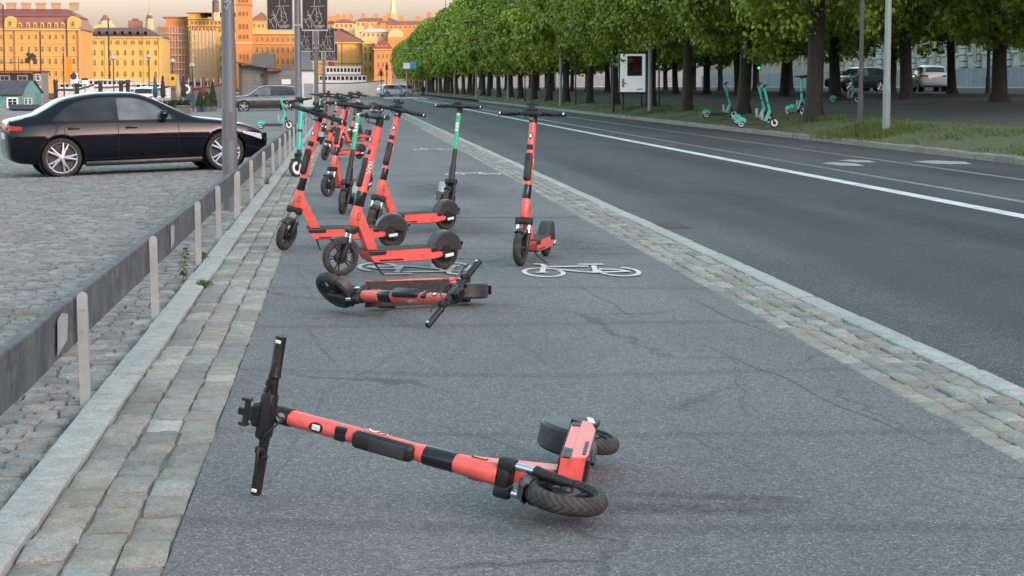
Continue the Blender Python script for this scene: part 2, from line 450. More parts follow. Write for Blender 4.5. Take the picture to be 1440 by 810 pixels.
# cycle path, road, park
sheet('cycle_path', -0.535, 2.503, -6, 200, 0.0, m_path, 2, 20)
sheet('sett_bed', -1.02, -0.530, -6, 200, -0.014, m_dirt)
sheet('sett_bed', 2.498, 3.06, -6, 200, -0.014, m_dirt)
sheet('road', 3.05, 12.80, -30, 290, -0.08, m_road)
sheet('road', 9.2, 12.80, 290, 505, -0.08, m_road)
sheet('square', -3.3, 3.05, 200, 290, -0.084, m_road)
m_lot, n, l, p = newmat('parking_setts_far')
geo = N(n, 'ShaderNodeNewGeometry')
mp = N(n, 'ShaderNodeMapping'); mp.inputs['Scale'].default_value = (7.5, 7.0, 0.01); l.new(geo.outputs['Position'], mp.inputs['Vector'])
vo = N(n, 'ShaderNodeTexVoronoi', i_Scale=1.0, i_Randomness=0.35); l.new(mp.outputs[0], vo.inputs['Vector'])
ve = N(n, 'ShaderNodeTexVoronoi', feature='DISTANCE_TO_EDGE', i_Scale=1.0, i_Randomness=0.35); l.new(mp.outputs[0], ve.inputs['Vector'])
sc = N(n, 'ShaderNodeSeparateColor'); l.new(vo.outputs['Color'], sc.inputs[0])
r = ramp(n, [(0, (0.16, 0.158, 0.15)), (0.5, (0.215, 0.21, 0.197)), (1, (0.275, 0.268, 0.245))]); l.new(sc.outputs[0], r.inputs['Fac'])
re = ramp(n, [(0.0, (0.25,) * 3), (0.14, (1,) * 3)]); l.new(ve.outputs['Distance'], re.inputs['Fac'])
c = mixc(n, l, 1.0, r.outputs['Color'], re.outputs['Color'], 'MULTIPLY')
nb = N(n, 'ShaderNodeTexNoise', i_Scale=0.35, i_Detail=6.0); l.new(geo.outputs['Position'], nb.inputs['Vector'])
rb = ramp(n, [(0.3, (0.8,) * 3), (0.7, (1.15,) * 3)]); l.new(nb.outputs['Fac'], rb.inputs['Fac'])
c = mixc(n, l, 1.0, c, rb.outputs['Color'], 'MULTIPLY')
l.new(c, p.inputs['Base Color']); p.inputs['Roughness'].default_value = 0.8
bb = N(n, 'ShaderNodeBump', i_Strength=0.8, i_Distance=0.02); l.new(ve.outputs['Distance'], bb.inputs['Height']); l.new(bb.outputs['Normal'], p.inputs['Normal'])
sheet('parking_lot', -60, -1.15, -20, 145.6, 0, m_lot, 60, 8, lambda x, y: park_z(x) - 0.014 - (0.006 if y < 46 else 0))

m_park, n, l, p = newmat('park_soil')
geo = N(n, 'ShaderNodeNewGeometry')
nz = N(n, 'ShaderNodeTexNoise', i_Scale=0.9, i_Detail=8.0, i_Roughness=0.65); l.new(geo.outputs['Position'], nz.inputs['Vector'])
r = ramp(n, [(0.3, (0.036, 0.033, 0.029)), (0.7, (0.066, 0.060, 0.052))]); l.new(nz.outputs['Fac'], r.inputs['Fac'])
l.new(r.outputs['Color'], p.inputs['Base Color']); p.inputs['Roughness'].default_value = 0.95
m_verge, n, l, p = newmat('verge_turf')
geo = N(n, 'ShaderNodeNewGeometry')
nz = N(n, 'ShaderNodeTexNoise', i_Scale=1.4, i_Detail=9.0, i_Roughness=0.7); l.new(geo.outputs['Position'], nz.inputs['Vector'])
r = ramp(n, [(0.28, (0.14, 0.125, 0.095)), (0.45, (0.085, 0.098, 0.042)), (0.7, (0.066, 0.10, 0.026))]); l.new(nz.outputs['Fac'], r.inputs['Fac'])
l.new(r.outputs['Color'], p.inputs['Base Color']); p.inputs['Roughness'].default_value = 0.95
b = N(n, 'ShaderNodeBump', i_Strength=1.0, i_Distance=0.06); l.new(nz.outputs['Fac'], b.inputs['Height']); l.new(b.outputs['Normal'], p.inputs['Normal'])

def strip(name, xs, y0, y1, ny, mat, jit=0.02):
    ys = [y0 + (y1 - y0) * (j / ny) ** 1.6 for j in range(ny + 1)]
    vv = [(x, y, bank_z(x) + (random.uniform(-jit, jit) if 0 < i < len(xs) - 1 else 0)) for i, x in enumerate(xs) for y in ys]
    k = ny + 1
    m = MB().add(vv, [(i * k + j, (i + 1) * k + j, (i + 1) * k + j + 1, i * k + j + 1) for i in range(len(xs) - 1) for j in range(ny)])
    return struct(m.build(name, mat, smooth=60))
strip('verge', [12.86, 13.1, 13.4, 13.7, 14.0, 14.3, 14.6, 15.0, 15.5, 16.0], 20, 480, 160, m_verge)
strip('park_ground', [16.0, 17.5, 19, 21, 23, 25, 28, 31, 34.5], 10, 480, 60, m_park, 0.03)
strip('far_street', [34.7, 40, 46, 52], -200, 480, 30, m_road, 0)
strip('far_pavement', [52.0, 56, 62], -200, 480, 30, m_kerb, 0)

# ---- kerbs: every stone a piece
def slab_mesh(name, mat, r=0.008, top_noise=0.004, nz_=3, seed=0, jit=0.035):
    """unit stone 1 x 1 in plan, top at z = 0, 0.14 deep, uneven worn top"""
    R_ = random.Random(seed)
    k = nz_
    e = 0.07
    us = [0, e] + [e + (1 - 2 * e) * i / k for i in range(1, k)] + [1 - e, 1]
    n_ = len(us)
    vv = []; jx = [R_.uniform(-jit, jit) for _ in range(8)]
    for i, u in enumerate(us):
        for j, v in enumerate(us):
            edge = min(i, n_ - 1 - i, j, n_ - 1 - j)
            z = -r * 1.6 if edge == 0 else R_.uniform(-top_noise, top_noise)
            if edge == 0 and i in (0, n_ - 1) and j in (0, n_ - 1): z = -r * 2.4
            x = u - 0.5; y = v - 0.5
            x += (jx[0] * (1 - v) + jx[1] * v) * (1 - u) + (jx[2] * (1 - v) + jx[3] * v) * u
            y += (jx[4] * (1 - u) + jx[5] * u) * (1 - v) + (jx[6] * (1 - u) + jx[7] * u) * v
            vv.append((x, y, z))
    ff = [(i * n_ + j, (i + 1) * n_ + j, (i + 1) * n_ + j + 1, i * n_ + j + 1) for i in range(n_ - 1) for j in range(n_ - 1)]
    ring = [(i, 0) for i in range(n_ - 1)] + [(n_ - 1, j) for j in range(n_ - 1)] + [(i, n_ - 1) for i in range(n_ - 1, 0, -1)] + [(0, j) for j in range(n_ - 1, 0, -1)]
    idx = [a * n_ + b_ for a, b_ in ring]
    o = len(vv)
    vv += [(vv[q_][0], vv[q_][1], -0.14) for q_ in idx]
    ff += [(idx[t], idx[(t + 1) % len(idx)], o + (t + 1) % len(idx), o + t) for t in range(len(idx))]
    return MB().add(vv, ff).mesh(name, mat, 40)

kerb_me = [slab_mesh('kerb_stone', m_kerb, 0.004, 0.002, 2, s, 0.006) for s in range(4)]
def kerb(name, x0, x1, y0, y1, ztop, jitter=0.004):
    root = struct(empty(name))
    y = y0; k = 0
    while y < y1:
        L = random.uniform(0.95, 1.25)
        o = obj('kerb_stone', kerb_me[k % 4], root)
        o.location = ((x0 + x1) / 2 + random.uniform(-jitter, jitter), y + L / 2, ztop + random.uniform(-jitter, jitter))
        o.scale = (x1 - x0, L - 0.008, 1.0 if k % 2 else 1.02)
        if k % 3 == 0: o.rotation_euler.z = math.pi
        y += L; k += 1
    return root
kerb('kerb', -1.146, -0.992, 4.0, 96, 0.014)
kerb('kerb', 2.985, 3.128, 4.0, 112, 0.006)
m_tank = stone('tan_kerb_granite', [(0.20, 0.175, 0.145), (0.26, 0.23, 0.19), (0.23, 0.20, 0.165)], bump=0.3)
kerb_me = [slab_mesh('kerb_stone', m_tank, 0.012, 0.004, 2, s, 0.01) for s in range(4)]
kerb('kerb', 12.70, 12.92, 26, 190, 0.055, 0.008)

# ---- sett strips
sett_me = [slab_mesh('sett', m_sett, 0.0045, 0.0045, 3, 20 + s) for s in range(8)]
def sett_strip(name, x0, x1, rows, y0, n_max, lmin, lmax):
    root = struct(empty(name))
    w = (x1 - x0) / rows
    ys = [y0 + random.uniform(0, 0.2) for _ in range(rows)]
    for k in range(n_max):
        rI = min(range(rows), key=lambda i: ys[i])
        L = random.uniform(lmin, lmax)
        o = obj('sett', random.choice(sett_me), root)
        o.location = (x0 + (rI + 0.5) * w + random.uniform(-0.006, 0.006), ys[rI] + L / 2, random.uniform(-0.007, 0.006))
        o.scale = (w - 0.009, L - 0.011, 1)
        o.rotation_euler = (random.uniform(-0.015, 0.015), random.uniform(-0.02, 0.02), random.choice((0, math.pi)) + random.uniform(-0.02, 0.02))
        ys[rI] += L
    # the rest, too small to pick apart
    vv, ff = [], []
    while min(ys) < 95:
        rI = min(range(rows), key=lambda i: ys[i])
        L = random.uniform(lmin, lmax)
        o_ = len(vv); xa = x0 + rI * w + 0.006; xb = xa + w - 0.012; ya = ys[rI] + 0.007; yb = ys[rI] + L - 0.007
        z = random.uniform(-0.006, 0.005)
        vv += [(xa, ya, z - 0.02), (xb, ya, z - 0.02), (xb, yb, z - 0.02), (xa, yb, z - 0.02),
               (xa + 0.012, ya + 0.012, z), (xb - 0.012, ya + 0.012, z), (xb - 0.012, yb - 0.012, z), (xa + 0.012, yb - 0.012, z)]
        ff += [tuple(q_ + o_ for q_ in f) for f in ((4, 5, 6, 7), (0, 1, 5, 4), (1, 2, 6, 5), (2, 3, 7, 6), (3, 0, 4, 7))]
        ys[rI] += L
    me = bpy.data.meshes.new('setts'); me.from_pydata(vv, [], ff); me.materials.append(m_sett_s)
    stuff(obj('far_setts', me, root))
m_sett_s = stone('granite_setts_far', SETT, per_object=False, moss=(0.17, 0.16, 0.12))
sett_strip('sett_strip', -0.988, -0.535, 3, 4.6, 300, 0.17, 0.36)
sett_strip('sett_strip', 2.50, 2.982, 4, 6.8, 300, 0.17, 0.33)

# ---- cobbles of the parking lot
cob_me = [slab_mesh('cobble', m_cob, 0.007, 0.006, 2, 60 + s) for s in range(8)]
lot_root = struct(empty('parking_cobbles'))
cobs = []
x = -1.155; ci = 0
yrow = 5.6
while yrow < 46:
    d = random.uniform(0.105, 0.135)
    x = -1.155 - random.uniform(0, 0.05)
    xl = -0.176 * yrow - 0.45
    while x > xl:
        w = random.uniform(0.10, 0.16)
        cobs.append((x - w / 2, yrow + d / 2 + 0.02 * math.sin(x * 3.1), w, d))
        x -= w
    yrow += d
def in_frame(X, Y):
    d = Vector((X, Y, park_z(X))) - Vector((0, 0, CAM_H)); zz = d.dot(_fwd)
    u = 720 + FPX * d.dot(_right) / zz; v = 405 - FPX * d.dot(_up) / zz
    return -12 < u < 1450 and v < 822
near, rest = [], []
for c_ in cobs:
    (near if len(near) < 300 and in_frame(c_[0], c_[1]) else rest).append(c_)
for X, Y, w, d in near:
    o = obj('cobble', random.choice(cob_me), lot_root)
    o.location = (X, Y, park_z(X) + random.uniform(-0.006, 0.005))
    o.scale = (w - 0.014, d - 0.014, 0.9)
    o.rotation_euler = (random.uniform(-0.05, 0.05), random.uniform(-0.05, 0.05), random.choice((0, math.pi)) + random.uniform(-0.06, 0.06))
vv, ff = [], []
for X, Y, w, d in rest:
    z = park_z(X) + random.uniform(-0.006, 0.005); o_ = len(vv)
    a, b_ = (w - 0.014) / 2, (d - 0.014) / 2
    tx, ty = random.uniform(-0.03, 0.03), random.uniform(-0.03, 0.03)
    sk = random.uniform(-0.008, 0.008)
    for (sx_, sy_) in ((-1, -1), (1, -1), (1, 1), (-1, 1)):
        vv.append((X + sx_ * a + sk * sy_, Y + sy_ * b_, z - 0.016))
    for (sx_, sy_) in ((-1, -1), (1, -1), (1, 1), (-1, 1)):
        vv.append((X + sx_ * a * 0.8 + sk * sy_, Y + sy_ * b_ * 0.8, z + tx * sx_ * a + ty * sy_ * b_))
    ff += [tuple(q_ + o_ for q_ in f) for f in ((4, 5, 6, 7), (0, 1, 5, 4), (1, 2, 6, 5), (2, 3, 7, 6), (3, 0, 4, 7))]
me = bpy.data.meshes.new('far_cobbles'); me.from_pydata(vv, [], ff); me.materials.append(m_cob_s)
me.polygons.foreach_set('use_smooth', [True] * len(me.polygons))
stuff(obj('far_cobbles', me, lot_root))

# ---- painted markings
def flat(name, polys, z, mat=None):
    m = MB()
    for p_ in polys: m.poly([(x_, y_, z) for x_, y_ in p_])
    return m.build(name, mat or MAT['road_white'], smooth=None)
def ring2(cx, cy, rx, ry, t, n_=20):
    out = []
    for i in range(n_):
        a0, a1 = 2 * math.pi * i / n_, 2 * math.pi * (i + 1) / n_
        f = lambda a, k: (cx + (rx - t * k) * math.cos(a), cy + (ry - t * 1.6 * k) * math.sin(a))
        out.append([f(a0, 0), f(a1, 0), f(a1, 1), f(a0, 1)])
    return out
def seg2(x0, y0, x1, y1, t):
    dx, dy = x1 - x0, y1 - y0; L = math.hypot(dx, dy); nx_, ny_ = -dy / L * t / 2, dx / L * t / 2
    return [(x0 + nx_, y0 + ny_), (x0 - nx_, y0 - ny_), (x1 - nx_, y1 - ny_), (x1 + nx_, y1 + ny_)]
def ribbon(pts, w, closed=False):
    """flat stroke of lateral width w[0] and depth width w[1] along points"""
    out = []
    seg = list(zip(pts, pts[1:])) + ([(pts[-1], pts[0])] if closed else [])
    for (x0, y0), (x1, y1) in seg:
        dx, dy = (x1 - x0) / w[0], (y1 - y0) / w[1]; L = math.hypot(dx, dy) or 1
        nx_, ny_ = -dy / L * w[0] / 2, dx / L * w[1] / 2
        ex, ey = dx / L * w[0] * .18, dy / L * w[1] * .18
        out.append([(x0 + nx_ - ex, y0 + ny_ - ey), (x0 - nx_ - ex, y0 - ny_ - ey), (x1 - nx_ + ex, y1 - ny_ + ey), (x1 + nx_ + ex, y1 + ny_ + ey)])
    return out
def bicycle():
    el = lambda cx, cy, rx, ry, a0, a1, n_=22: [(cx + rx * math.cos(rad(a0 + (a1 - a0) * i / n_)), cy + ry * math.sin(rad(a0 + (a1 - a0) * i / n_))) for i in range(n_ + 1)]
    W = (0.036, 0.075)
    P_ = ribbon(el(-.285, -.14, .145, .36, 0, 360), W)                    # front wheel
    P_ += ribbon(el(.285, -.14, .145, .36, -205, 62, 18), W)              # rear wheel, left open
    for s_ in (((-.30, -.17), (-.24, .30)), ((-.34, -.17), (-.27, -.17)), ((-.22, .27), (-.03, .30), (.10, .30)), ((-.19, .10), (.00, -.14), (.10, -.22)), ((.10, -.22), (.155, .34)), ((.05, .46), (.24, .46)), ((.165, .05), (.29, .0), (.36, -.15)), ((.10, -.22), (.36, -.16)), ((-.29, .52), (-.24, .48), (-.23, .30))):
        P_ += ribbon(list(s_), (0.040, 0.08))
    return P_
BK = bicycle()
m_worn = simple('rubbed_road_paint', (0.42, 0.43, 0.43), 0.8, var=0.25, scale=3, dirt=((0.17, 0.175, 0.18), 1.0))
for (X, Y, s_) in ((1.765, 15.0, 1), (0.53, 15.25, -1), (2.02, 31.8, 1), (1.95, 44.3, 1), (0.12, 44.5, -1)):
    m = MB()
    for i, p_ in enumerate(BK):
        m.poly([(X + s_ * x_, Y + s_ * y_, 0.004 + 0.00012 * i) for x_, y_ in p_])
    struct(m.build('bicycle_marking', MAT['road_white'] if s_ > 0 else m_worn, smooth=None))
ln = MB()
y = 2.0
while y < 280:
    L = 3.0
    ln.add([(7.57, y, -0.075), (7.81, y, -0.075), (7.81, y + L, -0.075), (7.57, y + L, -0.075)], [(0, 1, 2, 3)])
    y += L
struct(ln.build('lane_line', MAT['road_white'], smooth=None))
m_rail = simple('worn_rail_steel', (0.36, 0.355, 0.35), 0.35, metal=0.7, var=0.15)
for xr in (8.63, 10.66):
    r_ = MB()
    r_.bb(xr - 0.035, xr + 0.035, 0, 289, -0.2, -0.072); r_.bb(xr + 0.07, xr + 0.10, 0, 289, -0.2, -0.074)
    rr = struct(r_.build('tram_rail', m_rail, smooth=None))
pats = MB()
for x0, y0, w, L in ((9.2, 36.5, 0.55, 1.7), (9.9, 38.2, 0.5, 1.3), (11.2, 37.2, 0.9, 1.7)):
    pats.poly([(x0, y0, -0.074), (x0 + w * 0.7, y0 - 0.3, -0.074), (x0 + w, y0 + L * 0.6, -0.074), (x0 + w * 0.5, y0 + L, -0.074), (x0 - 0.1, y0 + L * 0.7, -0.074)])
m_faded = simple('faded_road_paint', (0.34, 0.35, 0.35), 0.8, var=0.3, scale=3, dirt=((0.08, 0.085, 0.09), 1.0))
struct(pats.build('worn_arrow_marking', m_faded, smooth=None))
# dark repair strip seams on the path
m_seam = simple('bitumen_seam', (0.075, 0.078, 0.08), 0.6, var=0.3, scale=8)
sm = MB()
def seam(pts, w):
    for (x0, y0), (x1, y1) in zip(pts, pts[1:]):
        sm.poly([(x_, y_, 0.0035) for x_, y_ in seg2(x0, y0, x1, y1, w)])
seam([(-0.53, 21.2), (0.4, 21.15), (1.2, 21.25), (2.49, 21.1)], 0.045)
R5 = random.Random(11)
def crack(x0, y0, x1, y1, w, n_=12, wob=0.03):
    pts = []
    for i in range(n_ + 1):
        t = i / n_; k_ = math.sin(math.pi * t) ** 0.5
        pts.append((x0 + (x1 - x0) * t + R5.uniform(-wob, wob) * k_, y0 + (y1 - y0) * t + R5.uniform(-wob, wob) * 2 * k_))
    for i, ((xa, ya), (xb, yb)) in enumerate(zip(pts, pts[1:])):
        ww = 0.55 * w * (0.35 + 0.65 * math.sin(math.pi * (i + .5) / n_))
        sm.poly([(x_, y_, 0.0022 + 0.00003 * i) for x_, y_ in seg2(xa, ya, xb, yb, ww)])
for c_ in ((1.62, 14.2, 1.75, 11.9, .012), (1.9, 10.9, 2.3, 7.3, .010), (2.05, 10.4, 1.7, 8.3, .007), (0.9, 11.4, 1.05, 9.6, .007), (-0.3, 12.1, -0.05, 10.0, .010), (-0.1, 9.2, -0.28, 6.9, .008), (0.35, 10.6, -0.1, 9.1, .007), (2.2, 13.5, 2.45, 10.5, .010),
           (0.9, 18.2, 1.9, 19.4, .012), (1.9, 17.2, 2.4, 20.5, .010), (0.7, 24, 1.6, 26.5, .014), (1.3, 29, 2.3, 34, .016), (0.25, 8.4, 0.75, 7.4, .006), (1.3, 8.2, 1.5, 7.0, .006), (-0.45, 16.2, -0.2, 13.1, .010), (2.0, 6.9, 2.35, 6.2, .006), (1.1, 12.8, 0.7, 11.6, .006)):
    crack(*c_)
struct(sm.build('asphalt_seam', m_seam, smooth=None))
# drain cover by the kerb
dr = empty('drain_cover', Matrix.Translation((3.40, 20.9, -0.078)))
tag(dr, 'square cast iron drain cover set in the road beside the kerb', 'drain')
m_iron = simple('cast_iron', (0.07, 0.07, 0.068), 0.7, var=0.3, scale=10)
MB().bb(-0.22, 0.22, -0.40, 0.40, -0.02, 0.006).build('frame', m_iron, dr)
bar_me = MB().bb(-0.18, 0.18, -0.018, 0.018, 0.006, 0.014).mesh('grate_bar', m_iron)
for i in range(9): obj('grate_bar', bar_me, dr, Matrix.Translation((0, -0.34 + i * 0.085, 0)))

# soft dark smears that fade out at their edges
m_smear, n, l, p = newmat('dark_smear')
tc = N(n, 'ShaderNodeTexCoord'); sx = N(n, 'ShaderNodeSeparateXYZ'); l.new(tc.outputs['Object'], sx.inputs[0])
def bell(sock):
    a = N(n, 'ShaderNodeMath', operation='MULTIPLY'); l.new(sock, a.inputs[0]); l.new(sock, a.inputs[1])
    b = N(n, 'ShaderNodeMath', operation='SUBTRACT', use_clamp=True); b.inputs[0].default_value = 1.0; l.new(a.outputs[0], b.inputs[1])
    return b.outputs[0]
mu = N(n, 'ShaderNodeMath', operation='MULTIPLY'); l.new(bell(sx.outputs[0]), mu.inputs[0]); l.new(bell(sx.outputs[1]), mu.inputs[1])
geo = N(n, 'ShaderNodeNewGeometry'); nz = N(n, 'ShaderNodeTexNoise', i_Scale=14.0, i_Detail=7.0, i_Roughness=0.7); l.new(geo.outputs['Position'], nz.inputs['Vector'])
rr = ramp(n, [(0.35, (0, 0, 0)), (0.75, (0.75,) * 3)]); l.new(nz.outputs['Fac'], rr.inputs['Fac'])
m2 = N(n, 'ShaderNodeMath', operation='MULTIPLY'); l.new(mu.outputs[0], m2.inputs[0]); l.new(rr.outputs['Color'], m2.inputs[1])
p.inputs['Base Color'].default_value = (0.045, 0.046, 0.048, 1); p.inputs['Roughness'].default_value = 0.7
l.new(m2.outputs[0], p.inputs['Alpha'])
sc_me = MB().add([(-1, -1, 0), (1, -1, 0), (1, 1, 0), (-1, 1, 0)], [(0, 1, 2, 3)]).mesh('smear', m_smear, None)
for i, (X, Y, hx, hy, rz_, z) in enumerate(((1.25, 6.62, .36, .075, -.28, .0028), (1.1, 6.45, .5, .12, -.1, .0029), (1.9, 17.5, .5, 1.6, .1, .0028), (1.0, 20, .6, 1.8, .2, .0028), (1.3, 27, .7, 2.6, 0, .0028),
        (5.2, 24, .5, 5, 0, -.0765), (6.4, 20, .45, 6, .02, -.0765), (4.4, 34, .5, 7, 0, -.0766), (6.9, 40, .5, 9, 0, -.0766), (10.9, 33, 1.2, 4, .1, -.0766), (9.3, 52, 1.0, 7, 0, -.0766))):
    o = struct(obj('pavement_smear', sc_me, None, Matrix.Translation((X, Y, z)) @ Matrix.Rotation(rz_, 4, 'Z') @ Matrix.Diagonal((hx, hy, 1, 1))))
# ================================================================== scooters
WB, RF, RR = 0.94, 0.14, 0.124
RAKE = rad(14)
SD = Vector((-math.sin(RAKE), 0, math.cos(RAKE)))
FW = Vector((math.cos(RAKE), 0, math.sin(RAKE)))        # forward, square to the stem
CR = Vector((-0.095, 0, 0.358))
def S(s, f=0.0, y=0.0): return CR + SD * s + FW * f + Vector((0, y, 0))
STM = Matrix(((FW.x, 0, SD.x, CR.x), (0, 1, 0, 0), (FW.z, 0, SD.z, CR.z), (0, 0, 0, 1)))   # stem frame: x fwd, y left, z up the stem
STR = STM.to_3x3()
AX = Matrix.Rotation(math.pi / 2, 4, 'X')

def tread_mat():
    m, n, l, p = newmat('scooter_tyre')
    tc = N(n, 'ShaderNodeTexCoord'); sx = N(n, 'ShaderNodeSeparateXYZ'); l.new(tc.outputs['Object'], sx.inputs[0])
    an = N(n, 'ShaderNodeMath', operation='ARCTAN2'); l.new(sx.outputs[0], an.inputs[0]); l.new(sx.outputs[2], an.inputs[1])
    ab = N(n, 'ShaderNodeMath', operation='ABSOLUTE'); l.new(sx.outputs[1], ab.inputs[0])
    a1 = N(n, 'ShaderNodeMath', operation='MULTIPLY'); l.new(an.outputs[0], a1.inputs[0]); a1.inputs[1].default_value = 30.0
    a2 = N(n, 'ShaderNodeMath', operation='MULTIPLY_ADD'); l.new(ab.outputs[0], a2.inputs[0]); a2.inputs[1].default_value = 320.0; l.new(a1.outputs[0], a2.inputs[2])
    sn = N(n, 'ShaderNodeMath', operation='SINE'); l.new(a2.outputs[0], sn.inputs[0])
    gr = ramp(n, [(0.0, (0, 0, 0)), (0.22, (0, 0, 0)), (0.40, (1, 1, 1))])
    mr = N(n, 'ShaderNodeMapRange'); mr.inputs[1].default_value = -1; mr.inputs[2].default_value = 1; l.new(sn.outputs[0], mr.inputs[0]); l.new(mr.outputs[0], gr.inputs['Fac'])
    nz = N(n, 'ShaderNodeTexNoise', i_Scale=22.0, i_Detail=6.0); l.new(tc.outputs['Object'], nz.inputs['Vector'])
    r = ramp(n, [(0.32, (0.034, 0.034, 0.032)), (0.7, (0.082, 0.082, 0.076))]); l.new(nz.outputs['Fac'], r.inputs['Fac'])
    c = mixc(n, l, 1.0, r.outputs['Color'], mixc(n, l, gr.outputs['Color'], (0.55, 0.55, 0.55), (1, 1, 1)), 'MULTIPLY')
    l.new(c, p.inputs['Base Color']); p.inputs['Roughness'].default_value = 0.78
    b = N(n, 'ShaderNodeBump', i_Strength=0.9, i_Distance=0.004); l.new(gr.outputs['Color'], b.inputs['Height']); l.new(b.outputs['Normal'], p.inputs['Normal'])
    return m
MAT['tread'] = tread_mat()

def ring_prof(R, w, t):
    """closed tyre section: outer radius R, half width w, depth t"""
    out = []
    for i in range(9):
        a = math.pi * i / 8
        out.append((R - t + t * math.sin(a) ** 0.75, -w * math.cos(a)))
    return out + [(R - t * 1.15, w * 0.7), (R - t * 1.15, -w * 0.7)]

def fender_mesh(name, ax, r0, w, a0, a1, depth, mat, n=16, squash=1.0):
    """U-section mudguard bent round an axle; angles from straight ahead over the top"""
    m = MB(); secs = []
    t = 0.004
    for i in range(n + 1):
        a = rad(a0 + (a1 - a0) * i / n)
        d = Vector((math.cos(a), 0, math.sin(a)))
        k = depth(i / n) if callable(depth) else depth
        r = r0(i / n) if callable(r0) else r0
        sec = [(-w, r - k), (-w, r - 0.012), (-w + 0.012, r), (w - 0.012, r), (w, r - 0.012), (w, r - k),
               (w - t, r - k), (w - t, r - 0.014), (w - 0.014, r - t), (-w + 0.014, r - t), (-w + t, r - 0.014), (-w + t, r - k)]
        secs.append([Vector(ax) + d * q + Vector((0, y, 0)) for y, q in sec])
    k = len(secs[0])
    vv = [p for s_ in secs for p in s_]
    ff = [(i * k + j, i * k + (j + 1) % k, (i + 1) * k + (j + 1) % k, (i + 1) * k + j) for i in range(n) for j in range(k)]
    ff += [tuple(range(k)), tuple(n * k + j for j in range(k))]
    return m.add(vv, ff).mesh(name, mat, 40)

def stem_tube(segs, n=20, oval=1.0):
    m = MB()
    pts = [S(s) for s, r in segs]; m.sweep(pts, [r * oval for s, r in segs], n, flat=1 / oval)
    return m

def stem_text(txt, size, s, side, r):
    vv, ff = text_verts(txt, size)
    out = []
    for v in vv:
        a = -side * v.y / r            # wraps round the stem
        base = S(s + side * 0 + v.x)
        ang = (math.pi / 2) * side + (-side) * v.y / r * 1.0
        d = FW * math.cos(ang) + Vector((0, 1, 0)) * math.sin(ang)
        out.append(base + d * (r + 0.0025))
    if side < 0:
        out2 = []
        for v in vv:
            ang = -math.pi / 2 + (-v.y) / r * -1.0
            d = FW * math.cos(ang) + Vector((0, 1, 0)) * math.sin(ang)
            out2.append(S(s - v.x) + d * (r + 0.0025))
        # letters read down the other side
        out = out2
    return MB().add(out, ff)

